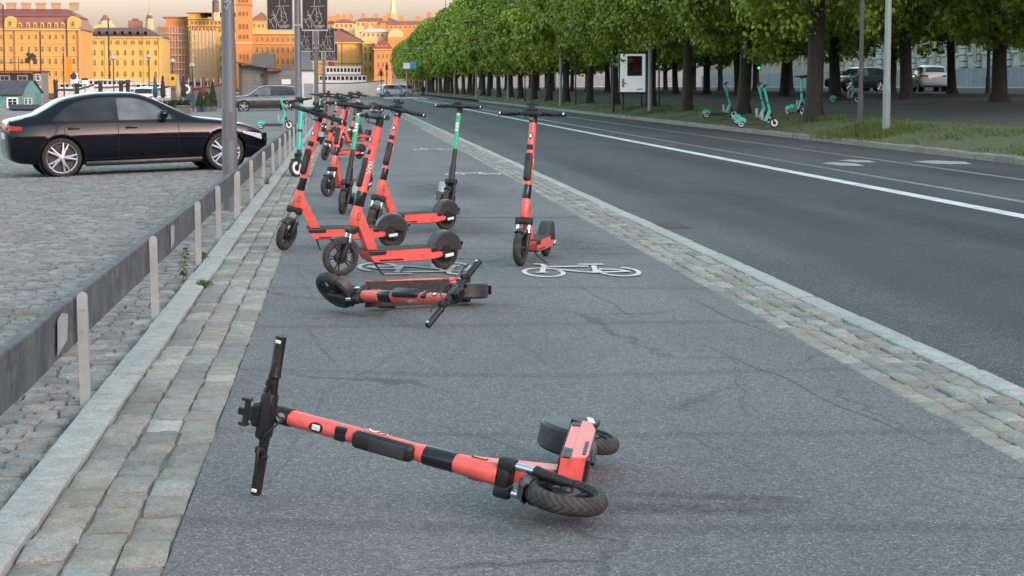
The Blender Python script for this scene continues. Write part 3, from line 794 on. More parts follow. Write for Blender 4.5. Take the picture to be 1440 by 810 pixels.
def make_style(kind):
    """list of (part name, mesh, steers?, axle or None, [(sub name, mesh, matrix)])"""
    P = []
    coral = kind == 'coral'
    paint = MAT[kind]
    blk, glo = MAT['black'], MAT['gloss_black']
    # ---- wheels
    for front in (True, False):
        R = RF if front else RR
        ax = Vector((0, 0, RF)) if front else Vector((-WB, 0, RR))
        tw = 0.031 if front else 0.029
        tyre = MB().lathe(ring_prof(R, tw, 0.036 if front else 0.03), 48, AX, closed=True).mesh('tyre', MAT['tread'], 50)
        ri = R - 0.036
        rim = MB()
        rim.lathe([(ri + 0.003, -0.02), (ri + 0.003, 0.02), (ri - 0.012, 0.017), (ri - 0.012, -0.017)], 40, AX, closed=True)
        if front:
            for i in range(5):
                for da in (-0.16, 0.16):
                    a = 2 * math.pi * i / 5 + da
                    d0 = Vector((math.cos(a - da * 0.4), 0, math.sin(a - da * 0.4))); d1 = Vector((math.cos(a), 0, math.sin(a)))
                    rim.sweep([d0 * 0.035, d1 * (ri - 0.008)], [0.0075, 0.0065], 6)
        else:
            rim.lathe([(0.02, 0.013), (ri - 0.01, 0.010), (ri - 0.01, -0.010), (0.02, -0.013)], 32, AX, closed=True)
        hub = MB().lathe([(0.0, -0.036), (0.018, -0.036), (0.024, -0.024), (0.046, -0.022), (0.05, -0.015), (0.05, 0.015), (0.046, 0.022), (0.024, 0.024), (0.018, 0.036), (0.0, 0.036)], 28, AX)
        subs = [('tyre', tyre, None), ('rim', rim.mesh('rim', MAT['dark_metal'] if kind != 'teal' else MAT['white'], 40), None)]
        if kind == 'teal':
            for sd_ in (-1, 1):
                subs.append(('wheel_disc', MB().lathe([(0.05, sd_ * 0.018), (ri - 0.002, sd_ * 0.021), (ri - 0.002, sd_ * 0.024), (0.05, sd_ * 0.022)], 32, AX, closed=True).mesh('wheel_disc', MAT['white']), None))
        P.append(('front_wheel' if front else 'rear_wheel', hub.mesh('hub', blk, 40), front, ax, subs))
    # ---- fork
    fk = MB()
    yoke = [(-0.066, 0.0), (-0.06, 0.026), (0.06, 0.026), (0.066, 0.0), (0.062, -0.026), (-0.062, -0.026)]
    fk.rbox(S(-0.012, 0.0), (0.075, 0.075, 0.045), 0.012, 2, STR)
    for sy in (-1, 1):
        fk.rbox(S(-0.016, 0.012, sy * 0.046), (0.052, 0.048, 0.062), 0.014, 2, STR)
        low = Vector((0, sy * 0.046, RF))
        top = S(-0.115, 0.012, sy * 0.046)
        fk.sweep([top, top.lerp(low, 0.3) + FW * 0.006, low + Vector((0, 0, 0.01)), low - SD * 0.018], [0.021, 0.019, 0.018, 0.014], 12)
        fk.lathe([(0.0, 0.0), (0.014, 0.0), (0.014, 0.012), (0.0, 0.012)], 10, Matrix.Translation(low + Vector((0, -sy * 0.012 if sy > 0 else 0.012, 0))) @ AX)
    subs = []
    for sy in (-1, 1):
        subs.append(('fork_tube', MB().tube(S(-0.03, 0.012, sy * 0.046), S(-0.125, 0.012, sy * 0.046), 0.0135, None, 14).mesh('fork_tube', MAT['chrome'] if coral else blk), None))
    P.append(('fork', fk.mesh('fork', blk, 40), True, None, subs))
    P.append(('front_fender', fender_mesh('front_fender', (0, 0, RF), RF + 0.016, 0.036, 62, 150, lambda t: 0.02 + 0.03 * math.sin(math.pi * t), MAT['fender'] if coral else blk, 12), True, None, []))
    # ---- stem
    if coral:
        stem = stem_tube([(0.155, 0.030), (0.17, 0.031), (0.29, 0.031), (0.30, 0.029), (0.64, 0.0285), (0.775, 0.0275)], oval=1.24)
        subs = []
        band = stem_tube([(0.165, 0.0325), (0.168, 0.0335), (0.272, 0.0335), (0.275, 0.0325)], oval=1.22).mesh('band', glo)
        subs.append(('band', band, None))
        wnd = MB().rbox(S(0.575, 0.0265), (0.024, 0.050, 0.042), 0.006, 2, STR).mesh('light_window', glo)
        subs.append(('light_window', wnd, None))
        cap = MB().rbox(S(0.415, 0.036), (0.042, 0.062, 0.225), 0.0205, 4, STR).mesh('lock_capsule', blk)
        subs.append(('lock_capsule', cap, None))
        subs.append(('capsule_cover', MB().rbox(S(0.395, 0.0565), (0.006, 0.044, 0.13), 0.0028, 2, STR).mesh('capsule_cover', MAT['fender']), None))
        bd = MB(); bd.lathe([(0.0, 0.002), (0.017, 0.002), (0.018, 0.0)], 16, Matrix.Translation(S(0.665, 0.0335)) @ (STR @ Matrix.Rotation(math.pi / 2, 3, 'Y') @ Matrix.Diagonal((1.5, 1, 1))).to_4x4())
        subs.append(('badge_plate', bd.mesh('badge_plate', blk), None))
        subs.append(('badge', MB().rbox(S(0.665, 0.0358), (0.005, 0.020, 0.030), 0.002, 1, STR).mesh('badge', MAT['white']), None))
        for sd_ in (1, -1):
            subs.append(('lettering', stem_text('voi.', 0.085, 0.47, sd_, 0.0325).mesh('lettering', MAT['white'], None), None))
        P.append(('stem', stem.mesh('stem', paint, 40), True, None, subs))
        head = stem_tube([(0.012, 0.034), (0.018, 0.037), (0.10, 0.036), (0.158, 0.033), (0.16, 0.030)], oval=1.18)
        # neck running back and down to the deck
        nk = MB()
        a, b_ = S(0.145, -0.018), S(0.035, -0.018)
        prof = [(a.x, a.z), (b_.x, b_.z), (-0.215, 0.195), (-0.225, 0.15), (-0.315, 0.15), (-0.305, 0.19)]
        for sy in (-1, 1): pass
        nk.prism(prof, -0.029, 0.029)
        bm_v = nk.v
        head.add(nk.v, nk.f)
        hsub = []
        for sy in (-1, 1):
            hsub.append(('side_reflector', MB().rbox(S(0.088, -0.004, sy * 0.0365), (0.017, 0.006, 0.046), 0.0028, 1, STR).mesh('side_reflector', MAT['amber']), None))
            hsub.append(('reflector_frame', MB().rbox(S(0.088, -0.004, sy * 0.0355), (0.024, 0.005, 0.054), 0.002, 1, STR).mesh('reflector_frame', blk), None))
        P.append(('neck', head.mesh('neck', paint, 40), False, None, hsub))
        elbow_r = 0.0285
    else:
        low = 0.36 if kind == 'green' else 0.06
        if kind == 'green':
            stem = stem_tube([(low, 0.026), (0.70, 0.026), (0.79, 0.026)])
            lower = stem_tube([(0.0, 0.036), (0.10, 0.034), (0.20, 0.027), (low, 0.0255), (low + 0.001, 0.025)])
        else:
            stem = stem_tube([(low, 0.038), (0.2, 0.037), (0.79, 0.035)])
            lower = stem_tube([(0.0, 0.036), (low, 0.035)])
        subs = [('lower_stem', lower.mesh('lower_stem', blk, 40), None)]
        if kind == 'green':
            for zz, hh_ in ((0.575, 0.030), (0.612, 0.026), (0.645, 0.032)):
                subs.append(('white_mark', MB().rbox(S(zz, 0.0245), (0.006, 0.034, hh_), 0.0025, 1, STR).mesh('white_mark', MAT['white']), None))
            subs.append(('badge', MB().lathe([(0, 0.003), (0.015, 0.003), (0.016, 0)], 14, Matrix.Translation(S(0.755, 0.0255)) @ (STR @ Matrix.Rotation(math.pi / 2, 3, 'Y')).to_4x4()).mesh('badge', MAT['white']), None))
        else:
            subs.append(('stem_band', stem_tube([(0.34, 0.038), (0.38, 0.038)]).mesh('stem_band', blk), None))
        P.append(('stem', stem.mesh('stem', paint, 40), True, None, subs))
        nk = MB(); a, b_ = S(0.16, -0.018), S(0.035, -0.018)
        nk.prism([(a.x, a.z), (b_.x, b_.z), (-0.215, 0.175), (-0.225, 0.12), (-0.33, 0.12), (-0.315, 0.175)], -0.034, 0.034)
        sub = []
        if kind == 'teal':
            sub = [('battery', MB().rbox((-0.345, 0, 0.345), (0.06, 0.10, 0.25), 0.012, 2).mesh('battery', MAT['galv']), None)]
        P.append(('neck', nk.mesh('neck', paint if kind == 'teal' else blk, 40), False, None, sub))
    # ---- handlebar with its gooseneck
    top = S(0.85, 0.0) + Vector((0.05, 0, 0))
    hb = MB()
    hb.sweep([S(0.772), S(0.81), S(0.838, 0.008), S(0.852, 0.030), top + FW * 0.012], [0.032, 0.032, 0.031, 0.029, 0.026], 16)
    hb.sweep([top + Vector((0, -0.275, 0)), top + Vector((0, -0.12, 0)), top, top + Vector((0, 0.12, 0)), top + Vector((0, 0.275, 0))], [0.0155, 0.0165, 0.022, 0.0165, 0.0155], 14)
    hb.rbox(top + SD * 0.006, (0.058, 0.17, 0.052), 0.018, 3, STR)
    subs = []
    for sy in (-1, 1):
        g_ = MB().sweep([top + Vector((0, sy * k, 0)) for k in (0.135, 0.14, 0.15, 0.27, 0.277, 0.28)], [0.0185, 0.0235, 0.0195, 0.019, 0.019, 0.016], 14)
        subs.append(('grip', g_.mesh('grip', blk, 40), None))
        refl = MB().rbox(top + Vector((0, sy * 0.262, 0)) + FW * 0.0185, (0.005, 0.012, 0.020), 0.002, 1, STR)
        subs.append(('grip_reflector', refl.mesh('grip_reflector', MAT['reflector']), None))
        lv = MB()
        lv.rbox(top + Vector((0, sy * 0.118, 0)) + FW * 0.012, (0.045, 0.028, 0.034), 0.008, 2, STR)
        b0 = top + FW * 0.036
        lv.sweep([b0 + Vector((0, sy * 0.105, -0.002)), b0 + FW * 0.012 + Vector((0, sy * 0.13, -0.004)), b0 + FW * 0.016 + Vector((0, sy * 0.17, -0.008)), b0 + FW * 0.006 + Vector((0, sy * 0.205, -0.01))], [0.007, 0.006, 0.0055, 0.006], 8)
        subs.append(('brake_lever', lv.mesh('brake_lever', blk, 40), None))
    subs.append(('bell', MB().lathe([(0.0, 0.016), (0.012, 0.013), (0.017, 0.004), (0.017, 0.0), (0, 0)], 14, Matrix.Translation(top + Vector((0.0, 0.085, 0)) + SD * 0.014) @ STR.to_4x4()).mesh('bell', MAT['dark_metal']), None))
    dsp = MB().rbox(top + SD * 0.034 - FW * 0.002, (0.075, 0.085, 0.03), 0.010, 2, STR)
    subs.append(('display', dsp.mesh('display', glo if coral else blk), None))
    if coral:
        ph = MB()
        ph.rbox(top + SD * 0.052 + FW * 0.022, (0.022, 0.05, 0.026), 0.005, 1, STR)
        ph.rbox(top + SD * 0.070 + FW * 0.026, (0.014, 0.09, 0.020), 0.004, 1, STR)
        for sy in (-1, 1):
            ph.rbox(top + SD * 0.076 + FW * 0.022 + Vector((0, sy * 0.043, 0)), (0.030, 0.011, 0.034), 0.004, 1, STR)
        ph.rbox(top + SD * 0.088 + FW * 0.03, (0.012, 0.026, 0.022), 0.003, 1, STR)
        subs.append(('phone_holder', ph.mesh('phone_holder', blk), None))
        cb = MB()
        cb.sweep([top + FW * 0.03 + Vector((0, 0.09, -0.004)), top + FW * 0.065 + Vector((0, 0.06, -0.03)), top + FW * 0.055 + Vector((0, 0.015, -0.06)), S(0.79, 0.026)], 0.0035, 6)
        cb.sweep([top + FW * 0.03 + Vector((0, -0.09, -0.004)), top + FW * 0.06 + Vector((0, -0.05, -0.025)), top + FW * 0.05 + Vector((0, -0.01, -0.055)), S(0.785, 0.026)], 0.0035, 6)
        subs.append(('cable', cb.mesh('cable', blk), None))
        bl = MB().lathe([(0, 0.002), (0.016, 0.002), (0.0165, 0.0)], 16, Matrix.Translation(S(0.800, 0.0315)) @ (STR @ Matrix.Rotation(math.pi / 2, 3, 'Y')).to_4x4())
        subs.append(('logo_disc', bl.mesh('logo_disc', MAT['galv']), None))
    P.append(('handlebar', hb.mesh('handlebar', blk, 40), True, None, subs))
    # ---- deck
    dk = MB()
    dm = paint if coral else blk
    lower = [(-0.205, 0.150), (-0.245, 0.104), (-0.30, 0.097), (-0.74, 0.095), (-0.80, 0.104), (-0.865, 0.118), (-0.865, 0.150)]
    bm = bmesh.new()
    dk.prism(lower, -0.083, 0.083)
    dk.prism([(-0.205, 0.150), (-0.195, 0.184), (-0.80, 0.184), (-0.82, 0.150)], -0.079, 0.079)
    bm.free()
    subs = [('deck_mat', MB().prism([(-0.20, 0.184), (-0.20, 0.190), (-0.795, 0.190), (-0.795, 0.184)], -0.0775, 0.0775).mesh('deck_mat', MAT['grip'], None), None)]
    if coral:
        for sy in (-1, 1):
            y0, y1 = sorted((sy * 0.0785, sy * 0.083))
            subs.append(('deck_trim', MB().prism([(-0.202, 0.153), (-0.195, 0.182), (-0.35, 0.182), (-0.345, 0.153)], y0, y1).mesh('deck_trim', blk, None), None))
            subs.append(('deck_trim', MB().prism([(-0.765, 0.153), (-0.755, 0.182), (-0.805, 0.182), (-0.815, 0.153)], y0, y1).mesh('deck_trim', blk, None), None))
            y0, y1 = sorted((sy * 0.0825, sy * 0.0855))
            subs.append(('deck_slot', MB().prism([(-0.29, 0.106), (-0.285, 0.118), (-0.50, 0.118), (-0.505, 0.106)], y0, y1).mesh('deck_slot', blk, None), None))
        subs.append(('deck_underside', MB().prism([(-0.27, 0.099), (-0.27, 0.089), (-0.74, 0.089), (-0.74, 0.097)], -0.07, 0.07).mesh('deck_underside', blk, None), None))
    P.append(('deck', dk.mesh('deck', dm, 30), False, None, subs))
    # rear arms, brackets with white reflectors
    arms = []; subs = []
    for sy in (-1, 1):
        y0, y1 = sorted((sy * 0.046, sy * 0.066))
        arms.append(MB()); arms[-1].prism([(-0.80, 0.148), (-0.80, 0.10), (-0.90, 0.112), (-0.93, 0.13), (-0.90, 0.15)], y0, y1)
        br = MB()
        y0, y1 = sorted((sy * 0.050, sy * 0.074))
        br.prism([(-0.87, 0.150), (-0.862, 0.125), (-0.885, 0.098), (-0.99, 0.088), (-1.0, 0.105), (-0.985, 0.132), (-0.955, 0.158), (-0.925, 0.192), (-0.90, 0.192)], y0, y1)
        subs.append(('axle_bracket', br.mesh('axle_bracket', blk, None), None))
        subs.append(('rear_reflector', MB().rbox((-0.938, sy * 0.075, 0.121), (0.078, 0.008, 0.026), 0.0038, 2, Matrix.Rotation(rad(8), 3, 'Y')).mesh('rear_reflector', MAT['reflector']), None))
    P.append(('deck_tail', MB().prism([(-0.865, 0.149), (-0.865, 0.119), (-0.78, 0.10), (-0.78, 0.149)], -0.05, 0.05).mesh('deck_tail', dm, None), False, None, [('rear_arm', a_.mesh('rear_arm', paint if kind != 'green' else blk, None), None) for a_ in arms] + subs))
    fm = {'coral': MAT['fender'], 'green': MAT['galv'], 'teal': paint}[kind]
    rf = fender_mesh('rear_fender', (-WB, 0, RR), lambda t: 0.152 + 0.026 * math.sin(math.pi * min(1, t * 1.1)) - 0.02 * max(0, t - 0.75) * 4 * 0.3, 0.05, 14, 166, lambda t: 0.035 + 0.095 * math.sin(math.pi * t) ** 0.5, fm, 20)
    tail = MB().rbox((-WB - 0.150, 0, RR + 0.075), (0.012, 0.06, 0.03), 0.004, 1).mesh('tail_light', MAT['dark_red'])
    P.append(('rear_fender', rf, False, None, [('tail_light', tail, None)]))
    # kickstand (left side), set down
    ks = MB(); ks.sweep([(-0.27, 0.05, 0.088), (-0.285, 0.115, 0.03), (-0.295, 0.15, 0.004)], [0.0075, 0.007, 0.006], 8); ks.rbox((-0.30, 0.155, 0.005), (0.03, 0.02, 0.008), 0.003, 1)
    P.append(('kickstand', ks.mesh('kickstand', blk, 40), False, None, []))
    kf = MB().sweep([(-0.27, 0.06, 0.078), (-0.36, 0.09, 0.078), (-0.46, 0.092, 0.085)], [0.0075, 0.007, 0.006], 8)
    P.append(('folded_kickstand', kf.mesh('folded_kickstand', blk, 40), False, None, []))
    return P

MAT['dark_red'] = simple('unlit_tail_lens', (0.06, 0.008, 0.008), 0.25, var=0.1)
MAT['red'] = simple('tail_light_red', (0.42, 0.015, 0.012), 0.25, var=0.1)
STYLES = {k: make_style(k) for k in ('coral', 'green', 'teal')}

def scooter(kind, x, y, z, yaw, roll, pitch, steer, label, group, scale=1.0, lying=False):
    root = empty('scooter')
    M = (Matrix.Translation((x, y, z)) @ Matrix.Rotation(rad(yaw), 4, 'Z') @ Matrix.Rotation(rad(roll), 4, 'X') @ Matrix.Rotation(rad(pitch), 4, 'Y') @ Matrix.Scale(scale, 4))
    root.matrix_basis = M
    tag(root, label, 'scooter', group)
    SM = Matrix.Translation(CR) @ Matrix.Rotation(rad(steer), 4, SD) @ Matrix.Translation(-CR)
    lo = 9
    for name, me, steers, ax, subs in STYLES[kind]:
        if name == ('kickstand' if lying else 'folded_kickstand'): continue
        B = SM.copy() if steers else Matrix.Identity(4)
        if ax is not None: B = B @ Matrix.Translation(ax)
        o = obj(name, me, root, B)
        lo = min(lo, min((M @ B @ v.co).z for v in me.vertices))
        for sn, sm_, _ in subs:
            obj(sn, sm_, o)
            lo = min(lo, min((M @ B @ v.co).z for v in sm_.vertices))
    return root, lo

def settle(r, target=0.001):
    root, lo = r
    root.location.z += target - lo
    return root

G1 = 'coral rental scooters on the cycle path'
G2 = 'green rental scooters on the cycle path'
def up(*a, **k):
    root, lo = scooter(*a, **k)
    return root
settle(scooter('coral', 0.833, 6.26, 0.074, -105.8, 78.8, 5.9, -2.4, 'coral scooter fallen on its side across the near foreground, handlebar standing upright', G1, lying=True))
settle(scooter('coral', -0.143, 12.442, 0.087, -174.8, -86.5, -21.3, -49.3, 'coral scooter lying flat in front of the parked cluster, black deck facing the camera', G1, lying=True))
up('coral', -0.53, 17.2, 0, 190, -6.5, 0, 50, 'coral scooter with front wheel on the setts, leftmost of the near cluster', G1)
up('coral', -0.046, 14.74, 0, 212.9, -5.0, 0, -13.8, 'coral scooter standing side-on right behind the flat one, white lettering on its stem', G1)
up('coral', 0.226, 18.83, 0, 217.9, -3.4, 0, 37.6, 'coral scooter half hidden behind the side-on one, front wheel turned, deck pointing right', G1)
up('coral', 1.358, 15.46, 0, -107.7, -1.9, 0, -4.7, 'coral scooter standing alone, facing the camera beside the white bicycle marking', G1)
up('green', -0.042, 21.9, 0, -99, -7.9, 0, -2.8, 'green and black scooter inside the coral cluster, facing the camera', G2)
up('coral', -0.229, 25.45, 0, 240, -4.2, 0, -5.7, 'coral scooter at the back left of the near cluster, front wheel clear of the others', G1)
up('teal', -0.743, 30.98, 0, -96, -1.9, 0, -40, 'turquoise scooter with thick stem standing by the railing behind the coral cluster', G2)
up('green', 1.127, 22.04, 0, -87.7, -8, 0, -24, 'green and black scooter standing alone mid path behind the cluster', G2)
up('coral', 0.10, 50.6, 0, 240, -4.9, 0, 16, 'far coral scooter in the back group with its red deck sticking out to the right', 'scooters at the back of the cluster')
up('coral', -0.62, 55.1, 0, -107, -4.7, 0, 0, 'far coral scooter in the back group nearest the poster poles', 'scooters at the back of the cluster')
up('coral', -0.15, 44.0, 0, 215, -4, 0, 25, 'far coral scooter in the middle of the back group, handlebar turned', 'scooters at the back of the cluster')
up('green', 0.36, 53.0, 0, -70, -6, 0, 10, 'far green scooter at the right of the back group', 'scooters at the back of the cluster')
up('teal', -1.90, 68.0, park_z(-1.9), 2, -4, 0, 0, 'thin turquoise scooter parked beyond the railing in front of the dark sedan', G2)
up('coral', -0.40, 38.0, 0, 225, -5, 0, 20, 'coral scooter between the near cluster and the back group, half hidden', 'scooters at the back of the cluster')
up('green', -0.75, 47.5, 0, -100, -6, 0, 12, 'green scooter at the left of the back group close to the fence', 'scooters at the back of the cluster')
G3 = 'turquoise scooters among the trees'
up('teal', 13.92, 70.9, bank_z(13.9), 0.9, -5, 0, 0, 'turquoise scooter on the verge, leftmost of those by the trees', G3, 1.06)
up('teal', 13.25, 61.0, bank_z(13.2), -0.6, -5, 0, 0, 'turquoise scooter nearest the kerb, white ringed front wheel left of the thick trunk', G3, 1.1)
up('teal', 13.6, 63.5, bank_z(13.5), 0.5, -5, 0, 0, 'turquoise scooter directly behind the one nearest the kerb', G3, 1.1)
up('teal', 15.4, 66.5, bank_z(15.3), -75, -5, 0, 0, 'turquoise scooter facing the road, left of a pair beside the thick trunk', G3, 1.1)
up('teal', 15.95, 68.0, bank_z(15.9), -70, -5, 0, 0, 'turquoise scooter facing the road, right of a pair beside the thick trunk', G3, 1.1)
up('teal', 21.7, 83.5, bank_z(21.7), -6, -5, 0, 0, 'turquoise scooter standing deep under the trees behind the thick trunk', G3, 1.1)
# ================================================================== fence and poles on the left
m_board = simple('weathered_board', (0.085, 0.092, 0.10), 0.8, var=0.5, scale=3.0, bump=0.7, bscale=25, dirt=((0.22, 0.225, 0.225), 0.9))
m_stick = simple('torn_sticker', (0.38, 0.40, 0.41), 0.6, var=0.15, scale=14, dirt=((0.12, 0.12, 0.13), 0.9))
fence = tag(empty('board_fence', Matrix.Translation((-1.2, 5.6, park_z(-1.2)))), 'low fence of grey weathered boards on pale steel posts along the kerb', 'fence')
fz = park_z(-1.2)
prof = [(-0.023, -0.05), (0.023, -0.05)] + [(0.023 * math.cos(a), 0.478 + 0.023 * math.sin(a)) for a in [i * math.pi / 8 for i in range(9)]]
post_me = MB().prism(prof, -0.016, 0.016).mesh('post', MAT['galv'], 30)
bolt_me = MB().lathe([(0, .007), (.006, .006), (.007, 0)], 8, Matrix.Rotation(math.pi / 2, 4, 'Y')).mesh('bolt', MAT['galv'])
for Y in [5.65, 9.05, 12.4, 16.1, 18.7, 21.7, 22.15, 25.3, 29.0, 32.9, 36.2, 39.6, 43, 46.4, 49.8, 53.2, 56.6, 60]:
    obj('post', post_me, fence, Matrix.Translation((0.018, Y - 5.6, random.uniform(-0.01, 0.01))) @ Matrix.Rotation(random.uniform(-0.012, 0.012), 4, 'Y'))
    for zz in (.33, .43): obj('bolt', bolt_me, fence, Matrix.Translation((0.018 + .0, Y - 5.6 - .0165, zz)) @ Matrix.Rotation(-math.pi / 2, 4, 'Z'))
ends = [2.9, 8.37, 13.8, 19.2, 24.6, 30.0, 35.4, 40.8, 46.2, 51.6, 57.0, 62.4]
for i, (a, b_) in enumerate(zip(ends, ends[1:])):
    L = b_ - a - 0.006
    bd = MB().grid(lambda u, v: (0, 0, 0), 1, 1); bd = MB()
    segn = 8; pts = []
    for k in range(segn + 1):
        y = a + L * k / segn - 5.6; dx = -0.045 + random.uniform(-0.003, 0.003) - 0.004 * (i % 2); dz = random.uniform(-0.003, 0.003)
        pts.append([(dx - 0.030, y, 0.272 + dz), (dx + 0.022, y, 0.272 + dz), (dx + 0.022, y, 0.478 + dz), (dx + 0.017, y, 0.484 + dz), (dx - 0.026, y, 0.484 + dz), (dx - 0.030, y, 0.478 + dz)])
    vv = [q_ for s_ in pts for q_ in s_]
    ff = [(k * 6 + j, k * 6 + (j + 1) % 6, (k + 1) * 6 + (j + 1) % 6, (k + 1) * 6 + j) for k in range(segn) for j in range(6)] + [tuple(range(6)), tuple(segn * 6 + j for j in range(6))]
    o = bd.add(vv, ff).build('board', m_board, fence, 30)
    if i in (1, 2):
        st = MB(); y0 = (8.45 if i == 1 else 13.95) - 5.6
        st.poly([(-0.016, y0, 0.30), (-0.016, y0 + 0.3, 0.33), (-0.016, y0 + 0.34, 0.44), (-0.016, y0 + 0.15, 0.465), (-0.016, y0 + 0.02, 0.45)])
        st.build('torn_sticker', m_stick, o, None)

def lamp_pole(name, label, x, y, z, r, h, mat, arm=None, group=None):
    root = tag(empty(name, Matrix.Translation((x, y, z))), label, 'lamp post', group)
    MB().sweep([(0, 0, -0.05), (0, 0, 1.2), (0, 0, 1.22), (0, 0, h)], [r, r * 0.98, r * 0.9, r * 0.62], 20).build('pole', mat, root, 30)
    MB().lathe([(r * 1.5, -0.02), (r * 1.5, 0.012), (r * 1.02, 0.02)], 20).build('base_plate', mat, root, 30)
    MB().box((0, -r * 0.97, 1.0), (0.09, 0.012, 0.32)).build('hatch', mat, root, None)
    if arm:
        a = MB().sweep([(0.5, 0, arm[0] - 0.02), (0, 0, arm[0]), (-arm[1], 0, arm[0] + 0.05)], [0.035, 0.055, 0.04], 8).build('arm', MAT['white'], root)
        MB().sweep([(-arm[1] + 0.1, 0, arm[0] + 0.02), (-arm[1] - 0.25, 0, arm[0] + 0.03), (-arm[1] - 0.7, 0, arm[0] + 0.04)], [0.05, 0.12, 0.06], 8, flat=0.5).build('lamp_head', MAT['pole_light'], a)
    return root
lz = lambda x: park_z(x) - 0.02
lampA = lamp_pole('lamp_post', 'thick grey lamp post standing behind the board fence in front of the black sedan', -1.335, 23.3, lz(-1.3), 0.089, 9.0, MAT['pole_grey'], (8.7, 1.6), 'grey lamp posts on the left')
m_scr = simple('sticker_remains', (0.36, 0.37, 0.37), 0.6, var=0.2, scale=30)
g_ = MB()
for pts in (((-0.04, 2.36), (-0.015, 2.33), (0.02, 2.39), (0.045, 2.42)), ((-0.035, 2.42), (-0.01, 2.40), (0.005, 2.44))):
    g_.sweep([(px_, -0.083, z_) for px_, z_ in pts], 0.008, 6)
g_.build('sticker', m_scr, lampA)
lampB = lamp_pole('lamp_post', 'grey lamp post carrying the two large black posters', -1.27, 55.0, lz(-1.3), 0.105, 9.0, MAT['pole_grey'], (8.7, 1.6), 'grey lamp posts on the left')
lampC = lamp_pole('lamp_post', 'grey lamp post with the smaller pair of black posters behind the first pair', -1.25, 88.0, lz(-1.3), 0.105, 9.0, MAT['pole_grey'], (8.7, 1.6), 'grey lamp posts on the left')
lampD = lamp_pole('lamp_post', 'farthest grey lamp post with posters, partly hidden by the nearer poster posts', -1.25, 121.0, lz(-1.3), 0.105, 9.0, MAT['pole_grey'], (8.7, 1.6), 'grey lamp posts on the left')

m_poster = simple('black_poster', (0.016, 0.014, 0.014), 0.45, var=0.5, scale=9)
m_ink = simple('white_poster_ink', (0.30, 0.29, 0.28), 0.6, var=0.3, scale=20)
def strips(segs, y, w):
    m = MB()
    for i, (x0, z0, x1, z1) in enumerate(segs):
        m.poly([(a, y - 0.0005 * i, b_) for a, b_ in seg2(x0, z0, x1, z1, w)])
    return m
R2 = random.Random(4)
fish = [(-0.12, 0.62, 0.26, 0.64), (-0.02, 0.62, 0.02, 0.95), (0.0, 0.6, -0.17, 0.22), (0.03, 0.6, 0.05, 0.25), (0.09, 0.6, 0.2, 0.25), (0.05, 0.25, 0.13, 0.18), (0.2, 0.25, 0.13, 0.18),
        (-0.2, 0.5, -0.08, 0.12), (-0.15, 0.42, -0.02, 0.1), (-0.3, 0.3, -0.16, 0.06), (-0.28, 0.18, -0.2, 0.3), (-0.05, 0.1, 0.25, 0.12), (-0.02, 0.07, 0.27, 0.09), (0.0, 0.04, 0.2, 0.05), (0.02, 0.95, 0.22, 0.93), (0.12, 0.93, 0.14, 0.72)]
fish += [(a, b_, a + R2.uniform(-0.1, 0.1), b_ + R2.uniform(-0.1, 0.1)) for a, b_ in [(R2.uniform(-0.28, 0.2), R2.uniform(0.05, 0.55)) for _ in range(14)]]
def poster(post, side, label):
    px_, py_, pz_ = post.location
    root = tag(empty('poster', Matrix.Translation((px_ + side * 0.475, py_ - 0.12, 2.93))), label, 'poster', 'black event posters on the lamp posts')
    MB().bb(-0.335, 0.335, 0.0, 0.012, 0, 0.98).build('sheet', m_poster, root, None)
    fr = MB()
    for q_ in ((-0.35, 0.35, -0.035, 0.0), (-0.35, 0.35, 0.98, 1.0)): fr.bb(q_[0], q_[1], -0.006, 0.03, q_[2], q_[3])
    for sx_ in (-1, 1): fr.bb(sx_ * 0.3425 - 0.0075, sx_ * 0.3425 + 0.0075, -0.006, 0.03, 0.0, 0.98)
    fr.build('frame', MAT['galv'], root, None)
    br = MB()
    for zz in (0.1, 0.85): br.bb(min(0, -side * 0.46), max(0, -side * 0.46), 0.03, 0.06, zz, zz + 0.04)
    br.build('bracket', MAT['galv'], root, None)
    strips(fish, -0.002, 0.016).build('drawing', m_ink, root, None)
for post, w in ((lampB, 'front'), (lampC, 'middle'), (lampD, 'rear')):
    for sd_, t in ((-1, 'left'), (1, 'right')):
        poster(post, sd_, 'black poster with white line drawing, %s of the %s pair on the lamp posts' % (t, w))

# ================================================================== right side: poles, billboard
xs_r = 13.62
MAT['dark_pole'] = simple('dark_grey_pole', (0.07, 0.075, 0.08), 0.5, var=0.15)
for i, (Y, lab) in enumerate(((49.5, 'pale steel lamp post in the grass at the right, nearest of the roadside row'), (88.8, 'pale lamp post beside the advertising billboard'), (126, 'pale lamp post among the trunks, third of the roadside row'),
                (167, 'fourth pale lamp post of the roadside row, arm showing against the leaves'), (208, 'fifth pale lamp post of the roadside row, arm showing against the leaves'), (249, 'sixth pale lamp post of the roadside row'), (292, 'seventh pale lamp post of the roadside row'), (335, 'eighth pale lamp post of the roadside row'))):
    lamp_pole('lamp_post', lab, xs_r, Y, bank_z(xs_r) - 0.02, 0.098, 7.0, MAT['pole_light'], (6.6, 3.1), 'pale lamp posts along the tree row')
def slim(name, label, px, Y, X, r, h, mat, cat='post'):
    root = tag(empty(name, Matrix.Translation((X, Y, bank_z(X) - 0.02))), label, cat, 'slim dark posts among the trees')
    MB().sweep([(0, 0, 0), (0, 0, 0.9), (0, 0, 0.92), (0, 0, h)], [r * 1.35, r * 1.3, r, r * 0.8], 12).build('pole', mat, root, 30)
    MB().lathe([(r * 2.0, 0), (r * 2.0, 0.05), (r * 1.3, 0.09)], 12).build('foot', mat, root, 30)
    return root
